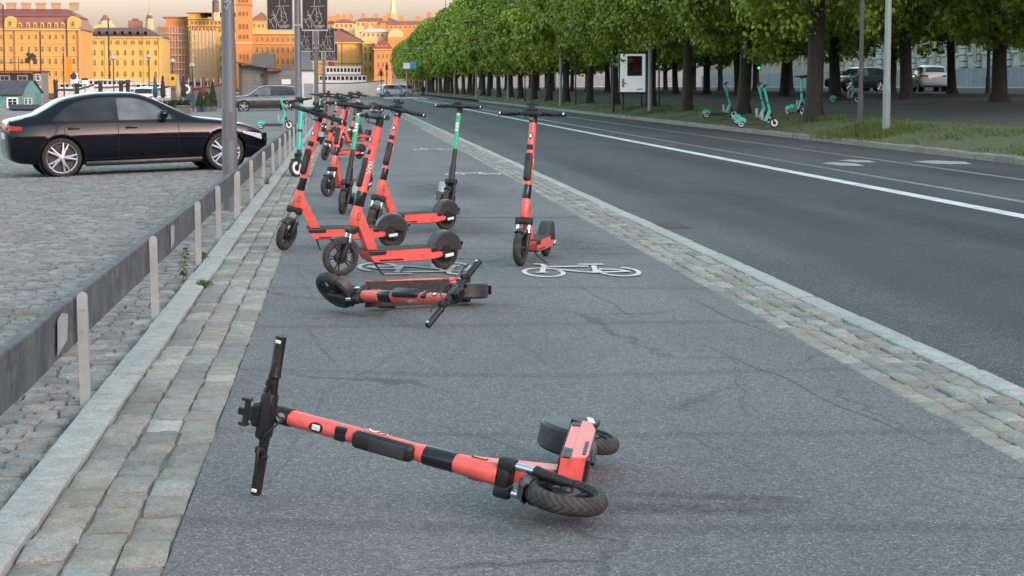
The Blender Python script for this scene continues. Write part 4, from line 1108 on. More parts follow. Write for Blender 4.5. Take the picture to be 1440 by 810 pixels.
slim('park_lamp', 'dark slim post left of the pale steel lamp post, shrub at its foot', 1217, 53.5, 14.0, 0.062, 8, MAT['dark_pole'], 'lamp post')
slim('park_lamp', 'slim dark lamp post far right in front of the pale facade', 1404, 104, 34.1, 0.1, 6.5, MAT['dark_metal'], 'lamp post')
for px, Y, X, lab in ((932, 95, 15.0, 'thin black post right of the billboard'), (808, 122, 14.1, 'thin black post left of the billboard by a trunk'), (730, 150, 13.5, 'thin black post farther down the tree row')):
    slim('thin_post', lab, px, Y, X, 0.045, 3.2, MAT['dark_metal'])
slim('park_lamp', 'slim black lamp post behind the billboard at its left edge', 866, 98, 13.2, 0.06, 3.3, MAT['dark_metal'], 'lamp post')

bb_ = tag(empty('billboard', Matrix.Translation((14.0, 97.0, bank_z(14.0)))), 'white framed advertising billboard with dark screen by the road', 'billboard')
z0 = 1.07 - bank_z(14.0); z1 = z0 + 1.93
MB().rbox((0, 0, (z0 + z1) / 2), (1.36, 0.22, 1.99), 0.03, 2).build('case', MAT['dark_metal'], bb_)
m_bbw = simple('backlit_billboard_white', (0.80, 0.82, 0.84), 0.25, var=0.03)
m_bbw.node_tree.nodes['Principled BSDF'].inputs['Emission Color'].default_value = (0.85, 0.95, 1, 1); m_bbw.node_tree.nodes['Principled BSDF'].inputs['Emission Strength'].default_value = 0.06
pn = MB().bb(-0.62, 0.62, -0.125, -0.111, z0 + 0.04, z1 - 0.04).build('panel', m_bbw, bb_, None)
sc_ = MB().bb(-0.27, 0.46, -0.131, -0.126, z0 + 0.82, z1 - 0.14).build('screen', simple('dark_red_screen_print', (0.03, 0.008, 0.010), 0.3, var=0.9, scale=7, dirt=((0.35, 0.01, 0.02), 0.6)), bb_, None)
m_redp = simple('red_print', (0.6, 0.02, 0.05), 0.5)
strips([(-.50, z0 + .28, -.50, z0 + .70), (-.44, z0 + .26, -.44, z0 + .62), (-.52, z0 + .62, -.41, z0 + .66), (-.52, z0 + .50, -.38, z0 + .50), (-.40, z0 + .44, -.30, z0 + .46), (-.5, z0 + .35, -.4, z0 + .38)], -0.1275, 0.045).build('red_print', m_redp, bb_, None)
strips([(.20, z0 + .17, .30, z0 + .17), (.31, z0 + .18, .40, z0 + .18), (.41, z0 + .17, .50, z0 + .19)], -0.1275, 0.05).build('dark_print', MAT['dark_metal'], bb_, None)
for sx_ in (-0.45, 0.45): MB().tube((sx_, 0, -0.05), (sx_, 0, z0 + 0.02), 0.05).build('leg', MAT['dark_metal'], bb_)

# ================================================================== trees
def leaf_mesh(name, cen, nor, size, mat, droop=0.35):
    n_ = len(cen)
    nor = nor / np.linalg.norm(nor, axis=1, keepdims=True)
    rv = rng.normal(size=(n_, 3)); rv[:, 2] -= droop * 2
    t = rv - nor * (rv * nor).sum(1, keepdims=True); t /= np.linalg.norm(t, axis=1, keepdims=True)
    b_ = np.cross(nor, t)
    s_ = size * rng.uniform(0.7, 1.25, (n_, 1))
    v = np.empty((n_, 4, 3))
    v[:, 0] = cen - t * s_ * 0.5
    v[:, 1] = cen + b_ * s_ * 0.42 + nor * s_ * 0.10 - t * s_ * 0.05
    v[:, 2] = cen + t * s_ * 0.55 - nor * s_ * 0.08
    v[:, 3] = cen - b_ * s_ * 0.42 + nor * s_ * 0.10 - t * s_ * 0.05
    me = bpy.data.meshes.new(name)
    me.vertices.add(n_ * 4); me.vertices.foreach_set('co', v.reshape(-1))
    me.loops.add(n_ * 4); me.loops.foreach_set('vertex_index', np.arange(n_ * 4, dtype=np.int32))
    me.polygons.add(n_); me.polygons.foreach_set('loop_start', np.arange(0, n_ * 4, 4, dtype=np.int32))
    me.update(calc_edges=True); me.validate()
    me.materials.append(mat)
    return me

def crown(name, hx, hy, z0, z1, clumps, per, size, cr, mat, fill=0.18, rag=0.35):
    """clipped lime crown: leaf clumps over a boxy shell with ragged lower hem, plus some inside"""
    C_ = []
    nrm = []
    zc, hz = (z0 + z1) / 2, (z1 - z0) / 2
    areas = np.array([hy * hz, hy * hz, hx * hz, hx * hz, hx * hy, hx * hy * 0.9]); areas = areas / areas.sum()
    ph = rng.uniform(0, 6.28, 4)
    for _ in range(clumps):
        f = rng.choice(6, p=areas)
        u, v = rng.uniform(-1, 1, 2)
        q = [0, 0, 0]
        if f < 2: q = [(-1, 1)[f], u, v]
        elif f < 4: q = [u, (-1, 1)[f - 2], v]
        else: q = [u, v, (1, -1)[f - 4]]
        q = np.array(q, float)
        nn = q / np.abs(q).max()
        e = 2.7
        r_ = (np.abs(q) ** e).sum() ** (1 / e)
        q = q / r_
        lob = 1 + 0.07 * math.sin(q[1] * 5.0 + ph[0]) + 0.05 * math.sin(q[2] * 6 + q[0] * 4 + ph[1]) + rng.normal(0, 0.085)
        p_ = np.array([q[0] * hx * lob, q[1] * hy * lob, zc + q[2] * hz * (1 + rng.normal(0, 0.02))])
        if q[2] < -0.75: p_[2] += rng.uniform(-rag, rag * 1.6) + 0.5 * math.sin(q[1] * 6 + ph[2])
        C_.append(p_); d = q / np.array([hx, hy, hz]) * 3; nrm.append(d / np.linalg.norm(d))
    nf = int(clumps * fill)
    for _ in range(nf):
        q = rng.uniform(-0.85, 0.85, 3); C_.append(np.array([q[0] * hx, q[1] * hy, zc + q[2] * hz])); nrm.append(rng.normal(size=3))
    C_ = np.array(C_); nrm = np.array(nrm)
    k = len(C_)
    R_ = cr * rng.uniform(0.6, 1.3, (k, 1, 1))
    off = rng.normal(size=(k, per, 3)); off /= np.linalg.norm(off, axis=2, keepdims=True)
    off *= rng.uniform(0.3, 1, (k, per, 1)) ** 0.6
    cen = C_[:, None, :] + off * R_ * np.array([1, 1, 0.85])
    no = off * 0.9 + nrm[:, None, :] * 0.5 + rng.normal(size=(k, per, 3)) * 0.35 + np.array([0, 0, 0.85])
    return leaf_mesh(name, cen.reshape(-1, 3), no.reshape(-1, 3), size, mat)

def trunk_mesh(seed, r, h, hy):
    R_ = random.Random(seed)
    m = MB()
    lx, ly = R_.uniform(-0.15, 0.15), R_.uniform(-0.2, 0.2)
    pts = [(0, 0, -0.15), (0, 0, 0.05), (lx * 0.1, ly * 0.1, 0.4), (lx * 0.4, ly * 0.4, 1.4), (lx * 0.7, ly * 0.7, 2.8), (lx, ly, 4.2), (lx * 1.3, ly * 1.2, 6.5), (lx, ly, h * 0.85)]
    rr = [r * 1.75, r * 1.5, r * 1.12, r, r * 0.93, r * 0.85, r * 0.5, r * 0.15]
    m.sweep(pts, rr, 14)
    # root flare and knots
    for i, v in enumerate(m.v):
        if v[2] < 0.7:
            a = math.atan2(v[1], v[0]); k = 1 + 0.18 * math.sin(a * 5 + seed) * max(0, (0.7 - v[2]))
            m.v[i] = (v[0] * k, v[1] * k, v[2])
        elif v[2] < 4:
            k = R_.uniform(0.95, 1.06); m.v[i] = (v[0] * k, v[1] * k, v[2])
    for k in range(8):
        a = 2 * math.pi * k / 8 + R_.uniform(-0.3, 0.3); z = R_.uniform(3.3, 6.0)
        q = Vector((lx * z / 6, ly * z / 6, z)); d = Vector((math.cos(a) * 2.0, math.sin(a) * hy * 0.75, R_.uniform(1.4, 3.2)))
        m.sweep([q, q + d * 0.35 + Vector((0, 0, 0.35)), q + d * 0.7 + Vector((0, 0, 0.2)), q + d], [r * 0.36, r * 0.26, r * 0.16, r * 0.05], 7)
    return m.mesh('trunk', MAT['bark'], 50)

trunks = [trunk_mesh(s_, 0.24, 9.8, 4.5) for s_ in range(5)]
near_cr = [crown('crown', 3.0, 5.5, 3.2, 10.3, 520, 90, 0.165, 0.58, MAT['leaf'], fill=0.1, rag=0.5) for _ in range(2)]
mid_cr = [crown('crown', 3.0, 5.6, 3.2, 10.3, 430, 38, 0.27, 0.62, MAT['leaf'], fill=0.1, rag=0.5) for _ in range(3)]
far_cr = [crown('crown', 3.0, 5.7, 3.2, 10.3, 310, 20, 0.42, 0.7, MAT['leaf'], fill=0.1, rag=0.4) for _ in range(3)]
TENS = ['twenty', 'thirty']
ORD = ['first', 'second', 'third', 'fourth', 'fifth', 'sixth', 'seventh', 'eighth', 'ninth', 'tenth', 'eleventh', 'twelfth', 'thirteenth', 'fourteenth', 'fifteenth', 'sixteenth', 'seventeenth', 'eighteenth', 'nineteenth', 'twentieth']
ORD += ['%s %s' % (t_, o_) for t_ in TENS for o_ in ORD[:9]]
ORD.insert(29, 'thirtieth')
def tree(label, X, Y, group, crowns, k):
    root = tag(empty('lime_tree', Matrix.Translation((X + random.uniform(-0.15, 0.15), Y, bank_z(X) - 0.03))), label, 'tree', group)
    rz = random.choice((0, math.pi)); sc = random.uniform(0.96, 1.05)
    obj('trunk', trunks[k % 5], root, Matrix.Rotation(random.uniform(0, 6.28), 4, 'Z') @ Matrix.Diagonal((random.uniform(0.85, 1.15),) * 2 + (1, 1)))
    obj('crown', crowns[k % len(crowns)], root, Matrix.Translation((0, 0, random.uniform(-0.2, 0.25))) @ Matrix.Rotation(rz + random.uniform(-0.05, 0.05), 4, 'Z') @ Matrix.Diagonal((sc, 1, sc, 1)))
k = 0
Y = 61.0
while Y < 475:
    lab = 'clipped lime tree, %s from the near end of the roadside row' % ORD[k]
    tree(lab, 14.6, Y, 'clipped lime trees in the roadside row', near_cr if k < 5 else mid_cr if k < 13 else far_cr, k)
    Y += 11.7; k += 1
k = 0
for Y in [50, 62.2, 74.6, 87.4, 100, 112.5, 125, 137.5, 150, 162.5, 175, 190, 205, 220, 240, 260, 285, 310, 340, 370, 400]:
    tree('lime tree, %s from the near end of the second row in the park' % ORD[k] , 25.0, Y, 'lime trees in the second row', mid_cr if k < 7 else far_cr, k + 1); k += 1
k = 0
for Y in [92, 104.5, 117, 130, 143, 156, 170, 185, 200, 220, 240, 265, 290, 320, 350]:
    tree('lime tree, %s from the near end of the back row by the far street' % ORD[k], 32.3, Y, 'lime trees in the back row', mid_cr if k < 4 else far_cr, k + 3); k += 1

# ---- grass on the verge: blades
nb_ = 26000
gy = 36 + (rng.uniform(0, 1, nb_) ** 1.8) * 110
gx = 12.95 + rng.beta(1.3, 1.6, nb_) * 3.3
cl = np.sin(gx * 2.1 + gy * 0.33) + np.sin(gy * 0.9 + 1.3 * gx) + rng.normal(0, 0.7, nb_)
keep = cl > -0.2
gx, gy = gx[keep], gy[keep]
extra = []
for (cx_, cy_, rr_, cnt) in ((13.62, 49.4, 0.9, 1500), (14.0, 53.3, 1.0, 1500), (13.5, 51.5, 1.3, 1600), (14.6, 60.5, 1.0, 700), (13.9, 88.5, 1.3, 900), (14, 96.5, 1.5, 900)):
    a = rng.uniform(0, 6.28, cnt); d = np.abs(rng.normal(0, 0.5, cnt)) * rr_
    extra.append((cx_ + d * np.cos(a), cy_ + d * np.sin(a) * 1.4))
tall = np.concatenate([np.ones(len(gx)) * 0.075] + [np.ones(len(e[0])) * 0.15 for e in extra])
gx = np.concatenate([gx] + [e[0] for e in extra]); gy = np.concatenate([gy] + [e[1] for e in extra])
gz_ = np.array([bank_z(v) for v in gx])
ng = len(gx); hh = tall * rng.uniform(0.4, 1.3, ng); an = rng.uniform(0, 6.28, ng); ww = 0.010 + 0.03 * tall
v = np.empty((ng, 3, 3))
v[:, 0] = np.stack([gx - np.cos(an) * ww, gy - np.sin(an) * ww, gz_ - 0.02], 1)
v[:, 1] = np.stack([gx + np.cos(an) * ww, gy + np.sin(an) * ww, gz_ - 0.02], 1)
v[:, 2] = np.stack([gx + rng.normal(0, 0.05, ng), gy + rng.normal(0, 0.05, ng), gz_ + hh], 1)
me = bpy.data.meshes.new('verge_grass')
me.from_pydata(v.reshape(-1, 3).tolist(), [], np.arange(ng * 3).reshape(-1, 3).tolist()); me.materials.append(MAT['grass'])
stuff(obj('verge_grass', me), 'rough grass growing on the verge between kerb and trees', 'grass')

# ---- weeds by the fence
def weed(label, X, Y, z, h, n_, spread, stems=1):
    root = tag(empty('weed', Matrix.Translation((X, Y, z))), label, 'weed', 'weeds in the paving joints')
    cen, nor = [], []
    st = MB()
    for s_ in range(stems):
        ax_, ay_ = rng.normal(0, spread * 0.4, 2)
        hh_ = h * rng.uniform(0.6, 1)
        st.sweep([(0, 0, -0.01), (ax_ * 0.4, ay_ * 0.4, hh_ * 0.5), (ax_, ay_, hh_)], [0.004, 0.003, 0.0015], 5)
        for i in range(n_ // stems):
            t = rng.uniform(0.15, 1); a = rng.uniform(0, 6.28); d = spread * (1.1 - t * 0.6) * rng.uniform(0.3, 1)
            cen.append((ax_ * t + d * math.cos(a), ay_ * t + d * math.sin(a), hh_ * t)); nor.append((math.cos(a) * 0.5, math.sin(a) * 0.5, 1))
    st.build('stem', MAT['leaf2'], root)
    obj('leaves', leaf_mesh('leaves', np.array(cen), np.array(nor), 0.034, MAT['leaf2']), root)
weed('tall thin green weed growing beside a fence post', -1.20, 14.75, park_z(-1.2), 0.27, 60, 0.05)
weed('bushy weed at the foot of a fence post', -1.17, 16.3, park_z(-1.2), 0.10, 40, 0.05, 3)
weed('low tuft of grass on the kerb edge', -0.985, 14.0, 0.005, 0.05, 40, 0.06, 6)
weed('small yellowish weed between kerb and far fence posts', -1.1, 28.5, 0.0, 0.12, 40, 0.08, 3)
# ================================================================== cars
def hermite(xs, ys):
    xs = list(xs); ys = list(ys); n_ = len(xs)
    d = [(ys[i + 1] - ys[i]) / (xs[i + 1] - xs[i]) for i in range(n_ - 1)]
    m = [d[0]] + [0 if d[i - 1] * d[i] <= 0 else 2 * d[i - 1] * d[i] / (d[i - 1] + d[i]) for i in range(1, n_ - 1)] + [d[-1]]
    def f(x):
        if x <= xs[0]: return ys[0]
        if x >= xs[-1]: return ys[-1]
        i = max(k for k in range(n_ - 1) if xs[k] <= x)
        h = xs[i + 1] - xs[i]; t = (x - xs[i]) / h
        return (2 * t ** 3 - 3 * t ** 2 + 1) * ys[i] + (t ** 3 - 2 * t ** 2 + t) * h * m[i] + (-2 * t ** 3 + 3 * t ** 2) * ys[i + 1] + (t ** 3 - t ** 2) * h * m[i + 1]
    return f

SEDAN = dict(st=[(0.13, .44, .82, .93, .70, .58), (.175, .32, .875, .985, .79, .66), (.35, .25, .91, 1.025, .85, .70), (.60, .23, .93, 1.075, .885, .66), (.755, .22, .935, 1.15, .892, .63), (1.15, .20, .945, 1.335, .90, .585),
                 (1.76, .19, .94, 1.41, .905, .585), (2.27, .19, .925, 1.40, .905, .60), (2.58, .19, .915, 1.315, .905, .62), (2.95, .19, .905, 1.13, .90, .66), (3.33, .19, .89, .955, .895, .73), (3.80, .19, .855, .89, .885, .72),
                 (4.20, .20, .78, .805, .855, .66), (4.45, .22, .68, .70, .77, .58), (4.60, .28, .58, .60, .62, .48), (4.64, .38, .53, .54, .52, .42)],
             ra=1.0, fa=3.81, wr=.335, L=4.64, dlo=[(.92, .965, .985), (1.1, .955, 1.15), (1.4, .95, 1.27), (1.76, .95, 1.315), (2.2, .94, 1.31), (2.5, .935, 1.235), (2.75, .93, 1.09), (2.93, .93, .96)], bp=(1.93, 1.99), ws=(2.62, 3.28), rw=(.66, 1.10),
             seams=(1.02, 1.96, 3.0), handles=((1.22, .83), (2.2, .815)), tail=(.14, .36, .82, .905), head=(4.14, 4.50, .585, .685), mirror=(2.78, .985))
SUV = dict(st=[(0.0, .50, 1.0, 1.06, .72, .60), (.08, .40, 1.03, 1.18, .84, .66), (.30, .32, 1.06, 1.50, .90, .66), (.55, .29, 1.06, 1.625, .92, .64), (1.4, .26, 1.05, 1.685, .925, .65), (2.2, .26, 1.03, 1.665, .925, .66), (2.6, .26, 1.02, 1.57, .92, .68),
               (3.0, .26, 1.01, 1.33, .915, .72), (3.4, .26, 1.0, 1.07, .91, .78), (4.05, .28, .95, .995, .88, .74), (4.38, .30, .85, .88, .80, .65), (4.55, .36, .70, .73, .68, .52), (4.60, .45, .62, .64, .56, .45)],
           ra=.93, fa=3.62, wr=.36, L=4.6, dlo=[(.42, 1.12, 1.25), (.6, 1.11, 1.47), (1.2, 1.09, 1.57), (1.9, 1.07, 1.58), (2.4, 1.06, 1.52), (2.8, 1.06, 1.30), (3.0, 1.06, 1.13)], bp=(1.86, 1.92), ws=(2.62, 3.34), rw=(.10, .34),
           seams=(.95, 1.89, 3.05), handles=((1.12, .93), (2.08, .92)), tail=(.02, .26, .93, 1.06), head=(4.12, 4.48, .72, .84), mirror=(2.82, 1.1))

m_trim = simple('black_trim', (0.012, 0.012, 0.013), 0.35, var=0.1)
m_cartyre = simple('car_tyre', (0.03, 0.03, 0.03), 0.8, var=0.3, scale=12, bump=0.2)
m_lens = simple('lamp_lens', (0.55, 0.57, 0.6), 0.12, var=0.1, coat=0.6)
m_frontglass = glass_dark('front_door_glass', (0.11, 0.13, 0.14), 0.05)

def alloy_wheel(r):
    ri = r * 0.79
    AXc = Matrix.Rotation(math.pi / 2, 4, 'X')
    tyre = MB().lathe([(ri, -.10), (r - .035, -.112), (r - .008, -.095), (r, -.06), (r, .06), (r - .008, .095), (r - .035, .112), (ri, .10)], 44, AXc, closed=True).mesh('tyre', m_cartyre, 40)
    rim = MB().lathe([(ri + .004, -.10), (ri + .004, .10), (ri - .018, .085), (ri - .03, 0), (ri - .018, -.085)], 44, AXc, closed=True)
    for sy in (-1, 1):
        for i in range(5):
            for da in (-.17, .17):
                a = 2 * math.pi * i / 5 + da; a0 = 2 * math.pi * i / 5 + da * .75
                rim.sweep([Vector((math.cos(a0) * .05, sy * .092, math.sin(a0) * .05)), Vector((math.cos(a0) * .13, sy * .092, math.sin(a0) * .13)), Vector((math.cos(a) * (ri - .01), sy * .088, math.sin(a) * (ri - .01)))], [.026, .021, .018], 6)
        rim.lathe([(0, sy * .105), (.045, sy * .10), (.06, sy * .08), (0, sy * .07)], 20, AXc)
    disc = MB().lathe([(0.02, -.03), (ri - .035, -.03), (ri - .035, .03), (0.02, .03)], 32, AXc, closed=True).mesh('brake_disc', MAT['dark_metal'], 40)
    return tyre, rim.mesh('rim', MAT['alloy'], 40), disc

def car(name, label, cfg, paint, M, group=None):
    st = cfg['st']; xs = [s_[0] for s_ in st]
    F = [hermite(xs, [s_[i] for s_ in st]) for i in range(1, 6)]
    ra = cfg['ra']
    def sect(s_):
        zb, zl, zt, w, wt_ = [f(s_) for f in F]
        h = zt - zl
        return [(0, zb), (.84 * w, zb), (.955 * w, zb + .09), (.99 * w, zb + .24), (w, zb + .6 * (zl - zb)), (.985 * w, zl - .05), (.95 * w, zl),
                (wt_ + (.92 * w - wt_) * .46, zl + h * .52), (wt_ + .025, zt - .10 * h - .01), (wt_ - .06, zt - .02 * h), (wt_ * .5, zt + .012), (0, zt + .018)]
    def side(s_, z):
        q = sect(s_)
        for (y0, z0), (y1, z1) in zip(q[1:9], q[2:10]):
            if z0 <= z <= z1: return y0 + (y1 - y0) * (z - z0) / max(1e-6, z1 - z0)
        return q[9][0]
    def top(s_, y):
        q = sect(s_)[6:]
        y = abs(y)
        for (y0, z0), (y1, z1) in zip(q, q[1:]):
            if y1 <= y <= y0: return z0 + (z1 - z0) * (y0 - y) / max(1e-6, y0 - y1)
        return q[-1][1]
    root = tag(empty(name, M), label, 'car', group)
    ns = 60
    s0_ = xs[0]
    ss = [s0_ + (cfg['L'] - s0_) * (0.5 - 0.5 * math.cos(math.pi * i / ns)) for i in range(ns + 1)]
    vv, k = [], None
    for s_ in ss:
        q = sect(s_); ring = [(s_ - ra, -y, z) for y, z in q] + [(s_ - ra, y, z) for y, z in reversed(q[1:-1])]
        k = len(ring); vv += ring
    ff = [(i * k + j, i * k + (j + 1) % k, (i + 1) * k + (j + 1) % k, (i + 1) * k + j) for i in range(ns) for j in range(k)] + [tuple(range(k)), tuple(ns * k + j for j in range(k))]
    body = MB().add(vv, ff).build('body', paint, root, 45)
    # wheel arches cut out of the body
    cut = MB()
    for ax in (cfg['ra'], cfg['fa']):
        for sy in (-1, 1):
            cut.lathe([(0, sy * .58), (cfg['wr'] + .05, sy * .58), (cfg['wr'] + .05, sy * 1.1), (0, sy * 1.1)], 40, Matrix.Translation((ax - ra, 0, cfg['wr'])) @ Matrix.Rotation(math.pi / 2, 4, 'X'))
    cme = cut.mesh('cut', None, None); co = bpy.data.objects.new('cut', cme); COL.objects.link(co)
    co.matrix_basis = M; 
    md = body.modifiers.new('arches', 'BOOLEAN'); md.object = co; md.operation = 'DIFFERENCE'; md.solver = 'EXACT'
    bpy.context.view_layer.update()
    dg = bpy.context.evaluated_depsgraph_get()
    nm = bpy.data.meshes.new_from_object(body.evaluated_get(dg))
    body.modifiers.clear(); body.data = nm
    bpy.data.objects.remove(co)
    for ax in (cfg['ra'], cfg['fa']):
        for sy in (-1, 1):
            MB().lathe([(0.02, sy * .575), (cfg['wr'] + .046, sy * .575), (cfg['wr'] + .046, sy * .80), (cfg['wr'] + .044, sy * .80), (cfg['wr'] + .044, sy * .585), (0.02, sy * .585)], 28, Matrix.Translation((ax - ra, 0, cfg['wr'])) @ Matrix.Rotation(math.pi / 2, 4, 'X'), closed=True).build('arch_liner', m_trim, body)
    ty, ri_, di = alloy_wheel(cfg['wr'])
    for ax in (cfg['ra'], cfg['fa']):
        for sy in (-1, 1):
            w_ = obj('wheel', di, root, Matrix.Translation((ax - ra, sy * (.79 if cfg is SEDAN else .80), cfg['wr'])) @ Matrix.Rotation(random.uniform(0, 1), 4, 'Y'))
            obj('tyre', ty, w_); obj('rim', ri_, w_)
    # side glass
    dl = cfg['dlo']; fb = hermite([d[0] for d in dl], [d[1] for d in dl]); ft = hermite([d[0] for d in dl], [d[2] for d in dl])
    def pane(a, b_, sy, e, grow=0.0):
        return MB().grid(lambda u, v: ((lambda s_, zlo, zhi: (s_ - ra, sy * (side(s_, zlo + (zhi - zlo) * v) + e), zlo + (zhi - zlo) * v))(a + (b_ - a) * u, fb(a + (b_ - a) * u) - grow, ft(a + (b_ - a) * u) + grow)), 18, 6)
    for sy in (-1, 1):
        pane(dl[0][0] - .04, dl[-1][0] + .05, sy, .004, .022).build('window_trim', m_trim, root, 60)
        pane(dl[0][0], cfg['bp'][0], sy, .008).build('side_window', MAT['glass'], root, 60)
        pane(cfg['bp'][1], dl[-1][0] - .02, sy, .008).build('side_window', m_frontglass, root, 60)
        # seams
        sm_ = MB()
        for s0 in cfg['seams']:
            sm_.sweep([(s0 - ra + .05 * math.sin(i / 8 * 2.5) * (1 if s0 == cfg['seams'][0] else .3), sy * (side(s0, z) + .0015), z) for i, z in [(i, F[0](s0) + .10 + (F[1](s0) - .03 - F[0](s0) - .10) * i / 8) for i in range(9)]], .005, 4)
        zs_ = F[0](2.4) + .10
        sm_.sweep([(s_ - ra, sy * (side(s_, zs_) + .001), zs_) for s_ in [cfg['seams'][0] + .35 + i * .18 for i in range(10)]], .005, 4)
        sm_.build('door_seam', m_trim, body)
        for hs, hz in cfg['handles']:
            MB().rbox((hs - ra, sy * (side(hs, hz) + .016), hz), (.20, .026, .034), .011, 2).build('door_handle', paint, root)
        ms_, mz = cfg['mirror']
        mr_ = MB().rbox((ms_ - ra - .02, sy * (side(ms_, mz) + .11), mz + .03), (.13, .20, .125), .04, 3).build('mirror', paint, root)
        MB().bb(ms_ - ra - .03, ms_ - ra + .03, min(sy * side(ms_, mz), sy * (side(ms_, mz) + .06)), max(sy * side(ms_, mz), sy * (side(ms_, mz) + .06)), mz - .05, mz - .01).build('mirror_arm', m_trim, mr_)
        a, b_, z0, z1 = cfg['tail']
        MB().grid(lambda u, v: (a + (b_ - a) * u - ra, sy * (side(a + (b_ - a) * u, z0 + (z1 - z0) * v - .04 * u) + .006), z0 + (z1 - z0) * v - .02 * u + .02 * u * (1 - v)), 8, 4).build('tail_light', MAT['red'], root, 60)
        MB().rbox((s0_ + .02 - ra, sy * .56, (z0 + z1) / 2), (.05, .26, z1 - z0 - .01), .015, 2).build('tail_light', MAT['red'], root)
        a, b_, z0, z1 = cfg['head']
        MB().grid(lambda u, v: (a + (b_ - a) * u - ra, sy * (side(a + (b_ - a) * u, z0 + (z1 - z0) * v - .06 * u) + .006), z0 + (z1 - z0) * v * (.35 + .65 * u) + .06 * (1 - u) - .07 * u), 8, 4).build('headlight', m_lens, root, 60)
    # front and rear screens, grille, plate, sill
    for nm_, (a, b_) in (('windscreen', cfg['ws']), ('rear_screen', cfg['rw'])):
        MB().grid(lambda u, v: (lambda s_, y: (s_ - ra, y, top(s_, y) + .006))(a + (b_ - a) * u, (F[4](a + (b_ - a) * u) + .0) * (2 * v - 1) * .97), 8, 12).build(nm_, MAT['glass'], root, 60)
    MB().rbox((cfg['L'] - ra - .03, 0, F[1](cfg['L']) - .02), (.06, .55, .12), .02, 2).build('grille', m_trim, root)
    MB().rbox((s0_ - ra - .012, 0, F[1](s0_) - .10), (.02, .50, .11), .004, 1).build('number_plate', MAT['white'], root)
    for sy in (-1, 1): MB().rbox(((cfg['ra'] + cfg['fa']) / 2 - ra, sy * .845, F[0](2.3) + .025), (cfg['fa'] - cfg['ra'] - 2 * cfg['wr'] - .12, .06, .09), .02, 2).build('sill', m_trim, root)
    return root

p_black = simple('black_car_paint', (0.004, 0.005, 0.010), 0.10, var=0.1, scale=2, coat=0.25, spec=0.25)
p_grey = simple('grey_car_paint', (0.10, 0.105, 0.11), 0.25, metal=0.6, var=0.08, scale=2, coat=1.0)
p_white = simple('white_car_paint', (0.62, 0.65, 0.68), 0.2, var=0.04, scale=2, coat=1.0)
p_dark = simple('dark_car_paint', (0.015, 0.018, 0.025), 0.2, var=0.1, scale=2, coat=1.0)
def place(x, y, z, yaw, tilt=0.0):
    return Matrix.Translation((x, y, z)) @ Matrix.Rotation(rad(yaw), 4, 'Z') @ Matrix.Rotation(-tilt, 4, 'Y')
car('sedan', 'black sedan with silver alloy wheels parked on the cobbles behind the fence', SEDAN, p_black, place(-5.03, 35.4, park_z(-5.1) - 0.005, 14.5, 0.03))
car('suv', 'dark grey sport utility car crossing in front of the low pavilion', SUV, p_grey, place(-3.75, 128.5, park_z(-4.5) - 0.12, 183))
car('suv', 'white sport utility car seen from behind on the far street through the trees', SUV, p_white, place(37.2, 124.5, bank_z(37.2), 84), 'cars on the far street')
car('suv', 'dark car beside the white one on the far street, half hidden by the pale post', SUV, p_dark, place(36.6, 137, bank_z(36.6), 205), 'cars on the far street')

# ================================================================== buildings
def window_mesh(w, h, arch, frame, glass_m, proud=0.12):
    """window with raised surround, recessed pane and bars; local x across, z up, faces -y"""
    def outline(g_):
        ww, hh = w / 2 + g_, h / 2 + g_
        if not arch: return [(-ww, -hh), (ww, -hh), (ww, hh), (-ww, hh)]
        return [(-ww, -hh), (ww, -hh)] + [(ww * math.cos(a), hh - ww + ww * math.sin(a)) for a in [i * math.pi / 8 for i in range(9)]]
    fr = MB(); o, i_ = outline(w * .10), outline(-w * .06)
    n_ = len(o)
    fr.add([(x_, -proud, z_) for x_, z_ in o] + [(x_, -proud, z_) for x_, z_ in i_] + [(x_, 0.05, z_) for x_, z_ in o] + [(x_, 0.0, z_) for x_, z_ in i_],
           [(j, (j + 1) % n_, n_ + (j + 1) % n_, n_ + j) for j in range(n_)] + [(j, 2 * n_ + j, 2 * n_ + (j + 1) % n_, (j + 1) % n_) for j in range(n_)] + [(n_ + j, n_ + (j + 1) % n_, 3 * n_ + (j + 1) % n_, 3 * n_ + j) for j in range(n_)])
    fr.bb(-w * .03, w * .03, -proud * .6, -proud * .3, -h / 2, h / 2 - (w * .02 if arch else 0)); fr.bb(-w * .45, w * .45, -proud * .6, -proud * .3, h * .12, h * .16)
    pane = MB().poly([(x_, -proud * .25, z_) for x_, z_ in outline(-w * .02)])
    return fr.mesh('window', frame, None), pane.mesh('pane', glass_m, None)

m_fglass = glass_dark('far_window_glass', (0.055, 0.035, 0.025), 0.5)
def plaster(name, col, var=0.1): return simple(name, col, 0.85, var=var, scale=0.25, dirt=(tuple(c * 0.7 for c in col), 0.25))
m_yel = plaster('ochre_plaster', (0.30, 0.178, 0.045))
m_yel2 = plaster('yellow_plaster', (0.30, 0.215, 0.058))
m_cream = plaster('cream_plaster', (0.31, 0.255, 0.14))
m_orange = plaster('orange_brick', (0.29, 0.13, 0.04))
m_pink = simple('scaffold_netting', (0.27, 0.155, 0.105), 0.9, var=0.15, scale=0.4)
m_redroof = simple('red_tin_roof', (0.13, 0.03, 0.025), 0.6, var=0.15, scale=0.3)
m_brownroof = simple('brown_tin_roof', (0.14, 0.065, 0.042), 0.6, var=0.15, scale=0.3)
m_darkroof = simple('dark_tin_roof', (0.06, 0.05, 0.048), 0.6, var=0.15, scale=0.3)
m_trimw = plaster('pale_trim', (0.32, 0.235, 0.085), 0.05)

